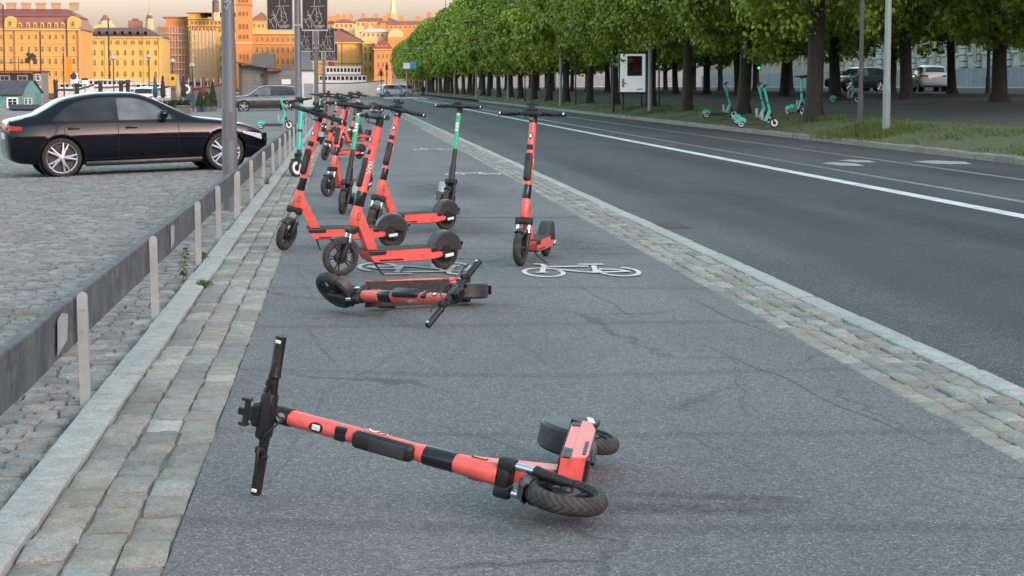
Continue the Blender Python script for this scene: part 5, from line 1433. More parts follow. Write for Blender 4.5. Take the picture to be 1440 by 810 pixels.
def bl_root(name, label, px0, px1, Y, depth, cat='building', zbase=-0.6):
    a, b_ = at(px0, 121, Y), at(px1, 121, Y)
    root = tag(empty(name, Matrix.Translation(((a.x + b_.x) / 2, Y, zbase))), label, cat)
    return root, (b_.x - a.x) / 2
def zpx(py, Y): return at(485, py, Y).z
def place_windows(root, Y, rows, cols, frame, glass_m=None, proud=0.15):
    """rows: (py centre, height px, width px, arch); cols: list of px"""
    for py, hp, wp, arch in rows:
        k = mpp(Y)
        wm, pm = window_mesh(wp * k, hp * k, arch, frame, glass_m or m_fglass, proud)
        for px in cols:
            P_ = at(px, py, Y - 0.02)
            w_ = obj('window', wm, root, Matrix.Translation((P_.x - root.location.x, -0.02, P_.z - root.location.z)))
            obj('pane', pm, w_)
def band(root, Y, hw, py, hp, proud, mat, name='cornice'):
    z = zpx(py, Y) - root.location.z; h = hp * mpp(Y)
    MB().bb(-hw - proud * .5, hw + proud * .5, -proud, 0.3, z - h / 2, z + h / 2).build(name, mat, root, None)
def hip(root, hw, z0, z1, depth, inset, mat, name='roof', over=0.5):
    v = [(-hw - over, -over, z0), (hw + over, -over, z0), (hw + over, depth, z0), (-hw - over, depth, z0),
         (-hw + inset, inset * .8, z1), (hw - inset, inset * .8, z1), (hw - inset, depth - inset * .8, z1), (-hw + inset, depth - inset * .8, z1)]
    return MB().add(v, [(0, 1, 5, 4), (1, 2, 6, 5), (2, 3, 7, 6), (3, 0, 4, 7), (4, 5, 6, 7), (0, 3, 2, 1)]).build(name, mat, root, None)
def wallbox(root, hw, z1, depth, mat, name='wall'):
    return MB().bb(-hw, hw, 0, depth, -0.2, z1).build(name, mat, root, None)

# B1: long ochre palace at the far left
Y = 560.0
b1, hw = bl_root('mansard_palace', 'long ochre palace with red mansard roof and chimneys at the far left', -70, 113, Y, 30)
k = mpp(Y); rz = lambda py: zpx(py, Y) - b1.location.z
wallbox(b1, hw, rz(42), 30, m_yel)
MB().add([(-hw - .5, -.6, rz(42)), (hw + .5, -.6, rz(42)), (hw + .5, 30, rz(42)), (-hw - .5, 30, rz(42)), (-hw + 1, 2.2, rz(24)), (hw - 1.2, 2.2, rz(24)), (hw - 1.2, 28, rz(24)), (-hw + 1, 28, rz(24))],
         [(0, 1, 5, 4), (1, 2, 6, 5), (2, 3, 7, 6), (3, 0, 4, 7)]).build('mansard', m_brownroof, b1, None)
MB().add([(-hw + .6, 1.8, rz(24)), (hw - .8, 1.8, rz(24)), (hw - .8, 28.4, rz(24)), (-hw + .6, 28.4, rz(24)), (-hw + 4, 11, rz(12)), (hw - 4.5, 11, rz(12)), (hw - 4.5, 19, rz(12)), (-hw + 4, 19, rz(12))],
         [(0, 1, 5, 4), (1, 2, 6, 5), (2, 3, 7, 6), (3, 0, 4, 7), (4, 5, 6, 7)]).build('roof', m_redroof, b1, None)
band(b1, Y, hw, 42.5, 2.2, .7, m_trimw); band(b1, Y, hw, 61, 1.0, .3, m_trimw, 'string_course'); band(b1, Y, hw, 79, 1.0, .3, m_trimw, 'string_course'); band(b1, Y, hw, 96, 1.0, .3, m_trimw, 'string_course')
cols = [-58, -48, -38, -28, -18, -5, 2, 16, 31, 41, 51, 60, 70, 79, 89, 104]
place_windows(b1, Y, [(52, 6.2, 3.4, False), (69, 7, 3.6, False), (86, 8, 3.6, True), (103, 7, 3.4, True)], cols, m_trimw)
chm = MB().bb(-1.2, 1.2, -.7, .7, 0, 2.2).bb(-1.4, 1.4, -.9, .9, 1.8, 2.2).mesh('chimney', simple('chimney_plaster', (0.20, 0.15, 0.10), 0.9), None)
for px in (-40, -15, 6, 27, 48, 70, 96):
    P_ = at(px, 12.5, Y); obj('chimney', chm, b1, Matrix.Translation((P_.x - b1.location.x, 12, P_.z - b1.location.z)))
dw, dp = window_mesh(3.6 * k, 7 * k, True, m_trimw, m_fglass, .3)
dm_ = MB().prism([(-2.5 * k, -5 * k), (2.5 * k, -5 * k), (2.5 * k, 3 * k), (1.6 * k, 4.4 * k), (0, 5 * k), (-1.6 * k, 4.4 * k), (-2.5 * k, 3 * k)], 0, 3).mesh('dormer', m_trimw, None)
for px in (-55, -45, -35, -25, 28, 39, 49, 59, 69, 79, 88):
    P_ = at(px, 36.5, Y); d_ = obj('dormer', dm_, b1, Matrix.Translation((P_.x - b1.location.x, -.1, P_.z - b1.location.z))); w_ = obj('dormer_window', dw, d_); obj('pane', dp, d_)
gb = MB().prism([(-8 * k, -9 * k), (8 * k, -9 * k), (8 * k, 3 * k)] + [(8 * k * math.cos(a), 3 * k + 7 * k * math.sin(a)) for a in [i * math.pi / 10 for i in range(1, 10)]] + [(-8 * k, 3 * k)], 0, 5).mesh('gable', m_yel2, None)
for px in (-10, 15, 103):
    P_ = at(px, 33, Y); d_ = obj('gable', gb, b1, Matrix.Translation((P_.x - b1.location.x, -.3, P_.z - b1.location.z))); w_ = obj('gable_window', dw, d_); obj('pane', dp, d_)

dpm = MB().bb(-.14, .14, -.3, .02, 0, rz(43)).mesh('downpipe', m_brownroof, None)
for px in (-33, -1, 22, 96, 111): obj('downpipe', dpm, b1, Matrix.Translation((at(px, 121, Y).x - b1.location.x, 0, 0)))
# B2: yellow building with arched windows
Y = 640.0
b2, hw = bl_root('arched_window_building', 'yellow four storey building with rows of small arched windows, second from the left', 112, 228, Y, 30)
rz2 = lambda py: zpx(py, Y) - b2.location.z
wallbox(b2, hw, rz2(52.5), 30, m_yel2)
hip(b2, hw, rz2(52.5), rz2(39), 30, 5.5, m_darkroof)
band(b2, Y, hw, 53, 1.8, .7, m_trimw); band(b2, Y, hw, 63.5, .7, .2, m_trimw, 'string_course'); band(b2, Y, hw, 95, .9, .3, m_trimw, 'string_course')
cols = [122.5 + i * 10.75 for i in range(10)]
place_windows(b2, Y, [(74, 7.6, 3.0, True), (88, 8, 3.0, True), (104, 7.6, 3.0, True)], cols, m_yel2)
place_windows(b2, Y, [(60, 5.6, 1.9, False)], [c_ + d for c_ in cols for d in (-1.6, 1.6)], m_yel2)
k = mpp(Y)
rd = MB().lathe([(0, -.3), (2.0 * k, -.3), (2.3 * k, 0), (2.3 * k, 2.5)], 12, Matrix.Rotation(-math.pi / 2, 4, 'X')).mesh('dormer', m_brownroof, None)
for i in range(9):
    P_ = at(119 + i * 10.8, 46.5, Y); obj('dormer', rd, b2, Matrix.Translation((P_.x - b2.location.x, .5, P_.z - b2.location.z)) @ Matrix.Rotation(math.pi, 4, 'Z'))
pil = MB().bb(-.35, .35, -.25, .3, 0, rz2(53)).mesh('pilaster', m_yel2, None)
for px in (117, 150, 204, 226):
    obj('pilaster', pil, b2, Matrix.Translation((at(px, 121, Y).x - b2.location.x, 0, 0)))

# things rising behind B2
def tower(name, label, px, Y, parts, cat='tower'):
    """parts: (py_bottom, py_top, halfwidth px bottom, halfwidth px top, material, sides, part name)"""
    P_ = at(px, 121, Y); root = tag(empty(name, Matrix.Translation((P_.x, Y, 0))), label, cat)
    k = mpp(Y)
    for p0, p1, w0, w1, mt, sd_, nm_ in parts:
        z0, z1 = zpx(p0, Y), zpx(p1, Y)
        m = MB(); q0 = []; q1 = []
        for i in range(sd_):
            a = 2 * math.pi * (i + .5) / sd_; r2_ = 1.414 if sd_ == 4 else 1.05
            q0.append((w0 * k * r2_ * math.cos(a), w0 * k * r2_ * math.sin(a), z0)); q1.append((max(.02, w1 * k * r2_) * math.cos(a), max(.02, w1 * k * r2_) * math.sin(a), z1))
        m.add(q0 + q1, [tuple(range(sd_)), tuple(range(sd_, 2 * sd_))] + [(i, (i + 1) % sd_, sd_ + (i + 1) % sd_, sd_ + i) for i in range(sd_)])
        m.build(nm_, mt, root, 40)
    return root
tower('ornate_gable', 'ornate pale gable with statues rising behind the arched window building', 150, 700, [(60, 36, 16, 13, m_cream, 4, 'base'), (36, 30, 11, 8, m_cream, 8, 'drum'), (30, 22, 7, 2, m_brownroof, 8, 'dome'), (36, 22, 1.4, .6, m_cream, 6, 'statue')], 'building')
tower('roof_turret', 'small pale turret with a thin mast above the roofs left of the scaffolded building', 212, 760, [(45, 27, 6, 5, m_cream, 8, 'drum'), (27, 22, 5, 3, m_darkroof, 8, 'roof'), (22, 18, 2.6, 2.0, m_cream, 8, 'lantern'), (18, 2, .35, .1, m_darkroof, 6, 'mast')])
tower('roof_block', 'dark rooftop block behind the arched window building', 192, 720, [(45, 30, 9, 9, m_brownroof, 4, 'base'), (31, 27, 4, 4, m_darkroof, 4, 'vent')], 'building')

# B3: scaffolded building
Y = 700.0
b3, hw = bl_root('scaffolded_building', 'tall building wrapped in pinkish scaffold netting', 222, 270, Y, 40)
rz3 = lambda py: zpx(py, Y) - b3.location.z
wallbox(b3, hw, rz3(38), 40, m_pink)
MB().bb(-hw + 3, hw + 0, 1, 39, rz3(38), rz3(26)).build('upper_wall', m_orange, b3, None)
MB().bb(-hw + 2, hw + .4, .6, 39.5, rz3(26), rz3(24)).build('roof', m_brownroof, b3, None)
sp = MB().bb(-.08, .08, -.9, -.75, 0, rz3(37)).mesh('scaffold_pole', simple('scaffold_steel', (0.30, 0.22, 0.16), .6), None)
for px in range(224, 271, 4): obj('scaffold_pole', sp, b3, Matrix.Translation((at(px, 121, Y).x - b3.location.x, 0, 0)))
sb_ = MB().bb(-hw, hw, -1.0, -.6, -.12, .12).mesh('scaffold_ledger', simple('scaffold_plank', (0.35, 0.26, 0.18), .8), None)
for py in (48, 58, 68, 78, 88, 98): obj('scaffold_ledger', sb_, b3, Matrix.Translation((0, 0, rz3(py))))
b4, hw = bl_root('yellow_corner_building', 'tall yellow building with rows of small windows right of the scaffold netting', 266, 334, Y - 4, 40)
Y4 = Y - 4
rz4 = lambda py: zpx(py, Y4) - b4.location.z
wallbox(b4, hw, rz4(26), 40, m_yel2)
MB().bb(-hw, -hw + 16 * mpp(Y4), .4, 39, rz4(26), rz4(19)).build('attic', m_yel2, b4, None)
MB().bb(-hw - .5, hw + .3, -.4, 40, rz4(19), rz4(18.2)).build('roof', m_brownroof, b4, None)
band(b4, Y4, hw, 27, 1.2, .7, m_trimw); band(b4, Y4, hw, 37.5, 1.6, .8, m_orange)
place_windows(b4, Y4, [(32, 4.2, 2.8, False), (42.5, 5, 2.8, True)], [270 + i * 5.6 for i in range(12)], m_trimw)
ns_ = MB().bb(-4.6, 4.6, -1.0, -.6, 0, 21).mesh('net_sheet', m_cream, None)
for px in range(271, 310, 5): obj('scaffold_pole', sp, b4, Matrix.Translation((at(px, 121, Y4).x - b4.location.x, -.4, 0)))
for py in (50, 60, 70, 80, 90, 100): obj('scaffold_ledger', MB().bb(-4.8, 4.8, -1.2, -.9, -.1, .1).mesh('scaffold_ledger', bpy.data.materials['scaffold_plank'], None), b4, Matrix.Translation((at(288, 121, Y4).x - b4.location.x, 0, rz4(py))))
obj('net_sheet', ns_, b4, Matrix.Translation((at(288, 121, Y4).x - b4.location.x, 0, 0)))
place_windows(b4, Y4, [(55, 7, 3, True), (68, 7, 3, True), (82, 7, 3, True), (96, 7, 3, True)], [292 + i * 6.5 for i in range(6)], m_orange)
tower('roof_lantern', 'dark rooftop lantern left of the thick lamp post', 305, 690, [(30, 18, 6, 5.5, m_cream, 8, 'base'), (18, 4, 4.8, 4.6, m_darkroof, 8, 'lantern'), (4, -6, 5.2, .5, m_darkroof, 8, 'cap')])
# brick tower
tw = tower('brick_tower', 'square orange brick tower right of the thick lamp post', 344.5, 660, [(125, -8, 11, 11, m_orange, 4, 'shaft'), (62, 59.5, 11.8, 11.8, m_trimw, 4, 'cornice'), (9, 7, 11.6, 11.6, m_brownroof, 4, 'cornice')])
k = mpp(660)
for py, hp in ((2, 5), (20, 6), (38, 7), (52, 6), (80, 7)):
    wm, pm = window_mesh(2.6 * k, hp * k, True, m_orange, m_fglass, .2)
    for dx in (-5, 0, 5):
        w_ = obj('window', wm, tw, Matrix.Translation((dx * k, -11.0 * k - .02, zpx(py, 660)))); obj('pane', pm, w_)
# orange block and the pale house behind it
Y = 670.0
b5, hw = bl_root('orange_block', 'orange building with pale cornice behind the pavilion', 355, 418, Y, 30)
wallbox(b5, hw, zpx(46, Y) + .6, 30, m_orange); band(b5, Y, hw, 46, 5, .8, m_trimw); band(b5, Y, hw, 62, 1.0, .4, m_trimw, 'string_course')
place_windows(b5, Y, [(55, 6, 3, True), (70, 8, 3.4, True), (86, 9, 3.4, True)], [362 + i * 7.2 for i in range(8)], m_trimw)
Y = 760.0
b6, hw = bl_root('pale_house', 'pale yellow house with brown hipped roof behind the orange block', 353, 384, Y, 25)
wallbox(b6, hw, zpx(30, Y) + .6, 25, m_yel2); hip(b6, hw, zpx(30, Y) + .6, zpx(17, Y) + .6, 25, 4, m_brownroof); band(b6, Y, hw, 30, 1, .5, m_trimw)
place_windows(b6, Y, [(36, 5, 2.6, False)], [358, 364, 370, 376, 381], m_trimw)
# palace with large arched windows
Y = 620.0
b7, hw = bl_root('palace', 'yellow palace with tall arched windows and big brown hipped roof', 440, 512, Y, 34)
wallbox(b7, hw, zpx(59, Y) + .6, 34, m_yel2); hip(b7, hw, zpx(59, Y) + .6, zpx(39, Y) + .6, 34, 9, m_brownroof); band(b7, Y, hw, 60, 1.6, .8, m_trimw); band(b7, Y, hw, 88, 1.2, .5, m_trimw, 'string_course')
place_windows(b7, Y, [(73, 13, 5.2, True)], [446 + i * 9.4 for i in range(8)], m_yel2, glass_dark('warm_window_glass', (0.30, 0.14, 0.05), 0.3))
place_windows(b7, Y, [(96, 6, 3, False), (106, 6, 3, False)], [446 + i * 9.4 for i in range(8)], m_yel2)
b8, hw = bl_root('pediment_wing', 'yellow palace wing crowned by a triangular pediment', 510, 527, Y - 2, 30)
Yp = Y - 2; wallbox(b8, hw, zpx(62, Yp) + .6, 30, m_yel2)
MB().prism([(-hw - .4, zpx(62, Yp) + .6), (hw + .4, zpx(62, Yp) + .6), (0, zpx(54.5, Yp) + .6)], -.5, 30).build('pediment', m_yel2, b8, None)
place_windows(b8, Yp, [(68.5, 5, 2.8, False), (80, 11, 2.8, False), (97, 7, 2.8, False)], [513.8, 520.5], m_trimw)
Y = 600.0
b9, hw = bl_root('orange_house', 'orange house with dark red attic roof beside the trees', 526.5, 551, Y, 25)
wallbox(b9, hw, zpx(69.5, Y) + .6, 25, m_orange); hip(b9, hw, zpx(69.5, Y) + .6, zpx(57, Y) + .6, 25, 1.4, m_redroof); band(b9, Y, hw, 69.5, 1.2, .5, m_trimw)
place_windows(b9, Y, [(79, 7, 2.8, False), (91, 7, 2.8, False), (104, 7, 2.8, False)], [532.5, 538.7, 544.7], m_trimw)
k = mpp(Y); dm2 = MB().bb(-1.3 * k, 1.3 * k, -.2, 2, -1.8 * k, 1.8 * k).mesh('dormer', m_trimw, None)
for px in (531, 537, 543): obj('dormer', dm2, b9, Matrix.Translation((at(px, 65.5, Y).x - b9.location.x, .3, zpx(65.5, Y) + .6)))
# skyline on the hill
hl = MB()
def hillf(u, v):
    x_ = -420 + 840 * u; y_ = 820 + 700 * v
    return (x_, y_, -0.6 + 34 * math.exp(-((x_ - 60) / 170) ** 2) * max(0, min(1, v * 4)))
struct(MB().grid(hillf, 40, 30).build('hill', m_ground, smooth=60))
SK = [(470, 500, 27, 44, 900, m_cream, m_brownroof, 'low pale house on the skyline left of the terrace of roofs'), (500, 560, 25, 42, 960, m_cream, m_brownroof, 'long pale skyline house below the church spire'), (527, 605, 29, 50, 880, m_orange, m_brownroof, 'long brick skyline house with wide brown roof'),
      (508, 548, 40, 62, 840, m_cream, MAT['galv'], 'skyline hall with long grey roof in front of the brick house'), (596, 640, 23, 40, 980, m_cream, m_brownroof, 'cream skyline house half hidden by the tree crowns'), (455, 478, 29, 48, 930, m_yel, m_redroof, 'small skyline house with dark red roof left of the palace roof'), (640, 690, 20, 40, 1000, m_cream, m_brownroof, 'skyline house behind the upper tree crowns')]
for x0, x1, yt, yb_, Y, wm_, rm_, lab in SK:
    r_, hw = bl_root('skyline_house', lab, x0, x1, Y, 20)
    r_['group'] = 'houses on the skyline'
    zt = zpx(yt, Y) + .6; zm = zpx(yt + 5, Y) + .6
    wallbox(r_, hw, zm, 20, wm_); hip(r_, hw, zm, zt, 20, 3, rm_)
    place_windows(r_, Y, [(yt + 9, 4, 2.4, False)], [x0 + 4 + i * 6.5 for i in range(int((x1 - x0 - 4) / 6.5))], m_trimw)
    cm_ = MB().bb(-1, 1, -.8, .8, 0, 4).mesh('chimney', m_orange, None)
    for i in range(3): obj('chimney', cm_, r_, Matrix.Translation((hw * (-.6 + .6 * i), 8, zt - 1.5)))
vt = MB()
Y = 835.0
dome = tag(empty('glass_vault', Matrix.Translation((at(557, 121, Y).x, Y, 0))), 'pale vaulted hall roof below the skyline roofs', 'building')
k = mpp(Y); MB().prism([(11 * k * math.cos(a), zpx(52, Y) + 12 * k * math.sin(a)) for a in [i * math.pi / 12 for i in range(13)]], 0, 25).build('vault', m_cream, dome, 30)
MB().bb(-11 * k, 11 * k, 0, 25, zpx(75, Y), zpx(52, Y)).build('wall', m_orange, dome, None)
tower('church_spire', 'pale green copper church spire rising above the skyline', 553, 1050, [(40, 18, 5, 4.4, m_cream, 4, 'tower'), (26, 8, 4.2, 3.0, simple('green_copper', (0.42, 0.45, 0.20), .7, var=.15, scale=.3), 8, 'belfry'), (8, -16, 3.0, .5, bpy.data.materials['green_copper'], 8, 'spire')])
tower('mast', 'thin dark mast on the skyline above the first tree crowns', 627, 980, [(30, -12, .7, .45, m_darkroof, 6, 'mast')], 'mast')

# ---- stone buildings beyond the park (they also keep the evening sun off the street)
m_stone = stone('pale_facade_stone', [(0.40, 0.39, 0.35), (0.44, 0.43, 0.38)], scale=0.8, bump=0.1)
m_base = stone('grey_plinth_stone', [(0.20, 0.22, 0.24), (0.23, 0.245, 0.26)], scale=0.8, bump=0.1)
m_tan = stone('tan_facade_stone', [(0.30, 0.24, 0.20), (0.33, 0.27, 0.22)], scale=0.8, bump=0.1)
def side_building(name, label, y0, y1, h, mat, detail, X=59.5):
    root = tag(empty(name, Matrix.Translation((X, (y0 + y1) / 2, bank_z(X)))), label, 'building')
    L = (y1 - y0) / 2
    MB().bb(0, 16, -L, L, -.5, h).build('wall', mat, root, None)
    MB().bb(-.25, .3, -L, L, -.5, 1.75).build('plinth', m_base if detail else mat, root, None)
    MB().bb(-.6, 16.4, -L - .2, L + .2, h, h + .7).build('cornice', mat, root, None)
    MB().add([(-.4, -L, h + .7), (16.2, -L, h + .7), (16.2, L, h + .7), (-.4, L, h + .7), (4, -L + 3, h + 4.5), (12, -L + 3, h + 4.5), (12, L - 3, h + 4.5), (4, L - 3, h + 4.5)],
             [(0, 1, 5, 4), (1, 2, 6, 5), (2, 3, 7, 6), (3, 0, 4, 7), (4, 5, 6, 7)]).build('roof', m_darkroof, root, None)
    wm, pm = window_mesh(1.5, 2.9, False, mat, MAT['glass'], .22)
    R90 = Matrix.Rotation(-math.pi / 2, 4, 'Z')
    n_ = int((y1 - y0) / 4.2)
    blk_ = MB().rbox((-.05, 0, 0), (.34, 1.9, .52), .05, 1).mesh('rusticated_block', mat, None)
    pil_ = MB().bb(-.42, .2, -.45, .45, 2.3, h).mesh('pilaster', m_cream if detail else mat, None)
    for i in range(n_):
        y = -L + (i + .5) * (2 * L / n_)
        for zz in ((4.6,) if detail else ()) + (9.0, 13.2, 17.2):
            w_ = obj('window', wm, root, Matrix.Translation((-.02, y, zz)) @ R90); obj('pane', pm, w_)
        if detail == 2:
            if i % 3 == 1: obj('pilaster', pil_, root, Matrix.Translation((0, y + L / n_, 0)))
            for zz in range(9):
                obj('rusticated_block', blk_, root, Matrix.Translation((-.10, y + L / n_, 2.1 + zz * .60)) if i % 3 != 1 else Matrix.Translation((-.10, y - L / n_ * .0 + 1.62 + .6, 2.1 + zz * .60)))
    return root
side_building('stone_bank', 'pale stone building with grey plinth behind the trees at the right', 150, 236, 22, m_stone, 2)
side_building('tan_building', 'tan stone building seen between the trunks left of the pale one', 240, 330, 21, m_tan, 1)
side_building('street_house', 'stone house on the far street continuing towards the viewer, outside the view', 60, 146, 23, m_stone, 0)
side_building('street_house', 'stone house on the far street level with the viewer, outside the view', -20, 56, 24, m_tan, 0)
side_building('street_house', 'stone house on the far street behind the viewer', -110, -24, 24, m_stone, 0)
side_building('street_house', 'last stone house on the far street far behind the viewer', -210, -114, 24, m_tan, 0)

def added_block(name, label, x0, x1, y0, h):
    root = tag(empty(name, Matrix.Translation(((x0 + x1) / 2, y0, 0))), label, 'building')
    L = (x1 - x0) / 2
    MB().bb(-L, L, -14, 0, -.6, h).build('wall', m_tan, root, None)
    MB().bb(-L - .3, L + .3, -14.3, .4, h, h + .6).build('cornice', m_stone, root, None)
    wm, pm = window_mesh(1.5, 2.6, False, m_stone, MAT['glass'], .2)
    for i in range(int(2 * L / 5)):
        for zz in (3, 7, 11, 15):
            w_ = obj('window', wm, root, Matrix.Translation((-L + 2.5 + i * 5, .02, zz)) @ Matrix.Rotation(math.pi, 4, 'Z')); obj('pane', pm, w_)
added_block('horizon_blocker', 'unseen stone block added behind the viewer to hold back horizon light', -70, 30, -85, 19)  # added out of view: blocks the bright low sky and keeps the foreground shaded
# ================================================================== quay clutter, pavilion, boats, traffic island
m_slat = simple('grey_cladding', (0.20, 0.205, 0.19), 0.75, var=0.12, scale=3)
m_slate = simple('slate_roof', (0.055, 0.062, 0.068), 0.6, var=0.2, scale=2)
m_greyblk = simple('grey_panel', (0.11, 0.115, 0.12), 0.6, var=0.1, scale=2)
m_tealw = simple('teal_shed_boards', (0.11, 0.25, 0.235), 0.8, var=0.12, scale=3)
m_navy = simple('navy_container', (0.035, 0.06, 0.095), 0.6, var=0.15, scale=3)
m_wood = simple('dark_timber', (0.03, 0.025, 0.03), 0.85, var=0.3, scale=4)
m_boatw = simple('white_boat_paint', (0.62, 0.62, 0.58), 0.45, var=0.06, scale=2, dirt=((0.35, 0.33, 0.28), 0.4))
m_orangeb = simple('orange_banner', (0.62, 0.22, 0.015), 0.7, var=0.08)
m_yelsign = simple('yellow_sign', (0.62, 0.36, 0.02), 0.5, var=0.05)
m_bluesign = simple('blue_sign', (0.06, 0.28, 0.45), 0.5, var=0.05)
m_redp2 = simple('dark_red_band', (0.16, 0.02, 0.02), 0.5, var=0.1)

# low pavilion with boarded walls
Y = 141.0
pv = tag(empty('pavilion', Matrix.Translation((at(370, 121, Y).x, Y, -0.35))), 'low grey boarded pavilion with dark overhanging roof behind the sport utility car', 'pavilion')
X = lambda px: at(px, 121, Y).x - pv.location.x
Z = lambda py: zpx(py, Y) + 0.35
MB().bb(X(338), X(373), .1, 4, 0, Z(92)).bb(X(375), X(416), .1, 4, 0, Z(100)).build('wall', m_slat, pv, None)
bme = MB().bb(0, X(373) - X(338.5), -.03, .06, 0, .235).mesh('board', m_slat, None)
bme2 = MB().bb(0, X(415) - X(376), -.03, .06, 0, .235).mesh('board', m_slat, None)
for i in range(12): obj('board', bme, pv, Matrix.Translation((X(338.5), .08, .06 + i * .26)))
for i in range(10): obj('board', bme2, pv, Matrix.Translation((X(376), .08, .06 + i * .26)))
MB().add([(X(330), -.8, Z(88.5)), (X(396), -.8, Z(100)), (X(396), 4.5, Z(100)), (X(330), 4.5, Z(88.5)), (X(330), -.8, Z(86.5)), (X(396), -.8, Z(98)), (X(396), 4.5, Z(98)), (X(330), 4.5, Z(86.5))],
         [(0, 1, 2, 3), (4, 5, 6, 7), (0, 1, 5, 4), (1, 2, 6, 5), (2, 3, 7, 6), (3, 0, 4, 7)]).build('roof', m_slate, pv, None)
MB().prism([(X(354), Z(97)), (X(386), Z(97)), (X(385), Z(75.5)), (X(377), Z(77)), (X(376), Z(73)), (X(354), Z(77.5))], .6, 3.4).build('roof_box', m_greyblk, pv, None)
MB().prism([(X(394), Z(100)), (X(412), Z(100)), (X(409), Z(92)), (X(397), Z(92))], .6, 3.2).build('roof_vent', m_greyblk, pv, None)
for px in (373.8, 338):
    MB().bb(X(px) - .09, X(px) + .09, -.2, .1, 0, Z(98 if px > 350 else 90)).build('corner_post', m_slate, pv, None)
MB().bb(X(396), X(409), -.04, .04, Z(118.5), Z(111.5)).build('notice', MAT['white'], pv, None)
MB().bb(X(366), X(371), -.1, .04, Z(107.5), Z(104)).build('lamp_box', MAT['dark_metal'], pv, None)
MB().bb(X(359), X(366.5), -.05, .04, Z(115), Z(103.5)).build('meter_cabinet', m_slat, pv, None)
# white kiosk right of it
Y = 150.0
ks_ = tag(empty('white_kiosk', Matrix.Translation((at(434, 121, Y).x, Y, -0.3))), 'narrow white kiosk between the two poster posts', 'kiosk')
MB().bb(-.5, .5, 0, 1.5, 0, zpx(100, Y) + .3).build('wall', MAT['white'], ks_, None)
MB().bb(-.6, .6, -.1, 1.6, zpx(100, Y) + .3, zpx(98.5, Y) + .3).build('roof', m_slate, ks_, None)
MB().bb(-.35, .35, -.03, .02, .9, 1.9).build('hatch', MAT['galv'], ks_, None)

# conifers in planters
def conifer(label, px, Y, zb, h, r):
    P_ = at(px, 121, Y); root = tag(empty('conifer', Matrix.Translation((P_.x, Y, park_z(P_.x) - .03))), label, 'shrub', 'potted conifers by the pavilion')
    b0 = .42
    MB().lathe([(0, 0), (r * .75, 0), (r * .9, b0), (r * .8, b0), (r * .78, b0 - .05), (0, b0 - .05)], 14).build('planter', m_greyblk, root)
    MB().tube((0, 0, b0 - .1), (0, 0, b0 + h * .8), .03, .008, 7).build('trunk', MAT['bark'], root)
    n_ = 1100; t = rng.uniform(0, 1, n_) ** 1.3; a = rng.uniform(0, 6.28, n_); d = r * (1.02 - t) ** .7 * rng.uniform(.55, 1.05, n_)
    cen = np.stack([d * np.cos(a), d * np.sin(a), b0 + t * h], 1); nor = np.stack([np.cos(a), np.sin(a), .5 + 0 * a], 1)
    obj('crown', leaf_mesh('crown', cen, nor, .13, MAT['conifer'], -.3), root)
conifer('left potted conifer of the three by the pavilion', 281, 134, 0, .95, .32)
conifer('middle potted conifer of the three by the pavilion', 291, 133, 0, .9, .33)
conifer('tallest potted conifer, right of the three by the pavilion', 299, 136, 0, 1.55, .30)

def sign_post(label, px, Y, py_top, py_base_z, panels, r=.035, mat=None, name='sign_post', cat='sign'):
    P_ = at(px, 121, Y); zb = py_base_z
    root = tag(empty(name, Matrix.Translation((P_.x, Y, zb))), label, cat)
    MB().tube((0, 0, -.05), (0, 0, zpx(py_top, Y) - zb), r, r * .85, 10).build('post', mat or MAT['pole_grey'], root)
    for (x0, x1, y0, y1, mt, kind) in panels:
        a, b_ = at(x0, y0, Y), at(x1, y1, Y)
        xa, xb, za, zb_ = a.x - P_.x, b_.x - P_.x, b_.z - zb, a.z - zb
        if kind == 'disc':
            MB().lathe([(0, -.012), ((xb - xa) / 2, -.012), ((xb - xa) / 2, .012), (0, .012)], 24, Matrix.Translation(((xa + xb) / 2, -r - .025, (za + zb_) / 2)) @ Matrix.Rotation(math.pi / 2, 4, 'X')).build('disc', mt, root, 40)
        else:
            MB().bb(xa, xb, -r - .012, -r, za, zb_).build('panel', mt, root, None)
    return root
gz0 = park_z(-14)
sign_post('yellow parking sign with dark disc on a thin post', 243, 128, 103, gz0, [(237.5, 248.5, 104.5, 121, m_yelsign, 'box'), (240.3, 245.7, 107.5, 113, MAT['dark_metal'], 'disc')])
sign_post('tall orange vertical banner on a dark quay lamp', 90, 139, 75, gz0, [(92, 102, 80, 117.5, m_orangeb, 'box')], .05, MAT['dark_metal'], 'banner_post')
sign_post('round dark sign disc on a white square beside the orange banner', 104, 132, 101, gz0, [(99, 110, 103, 117, MAT['white'], 'box'), (98.5, 108.5, 102.5, 112, MAT['dark_metal'], 'disc')])
sign_post('small sign with black top right of the round disc', 119.5, 130, 109, gz0, [(114.5, 124, 110, 112.8, MAT['dark_metal'], 'box'), (115, 123.5, 113, 118, MAT['white'], 'box')])
sign_post('low blue-grey sign panel standing left of the potted conifers', 266, 131, 131, gz0, [(258.5, 274, 132, 144.5, m_navy, 'box')])
for px, Y, pt, lab in ((160, 137, 84, 'thin dark quay lamp above the car roof, left of three'), (210, 138, 82, 'thin dark quay lamp above the windscreen, middle of three'), (271, 136, 94, 'short dark quay lamp left of the conifers, right of three'), (243, 140, 88, 'thin dark quay lamp directly behind the yellow sign')):
    r_ = sign_post(lab, px, Y, pt, gz0, [], .045, MAT['dark_metal'], 'quay_lamp', 'lamp post')
    MB().lathe([(0, .32), (.16, .26), (.2, .1), (.08, 0), (0, 0)], 12, Matrix.Translation((0, 0, zpx(pt, Y) - gz0 - .05))).build('lantern', MAT['galv'], r_)
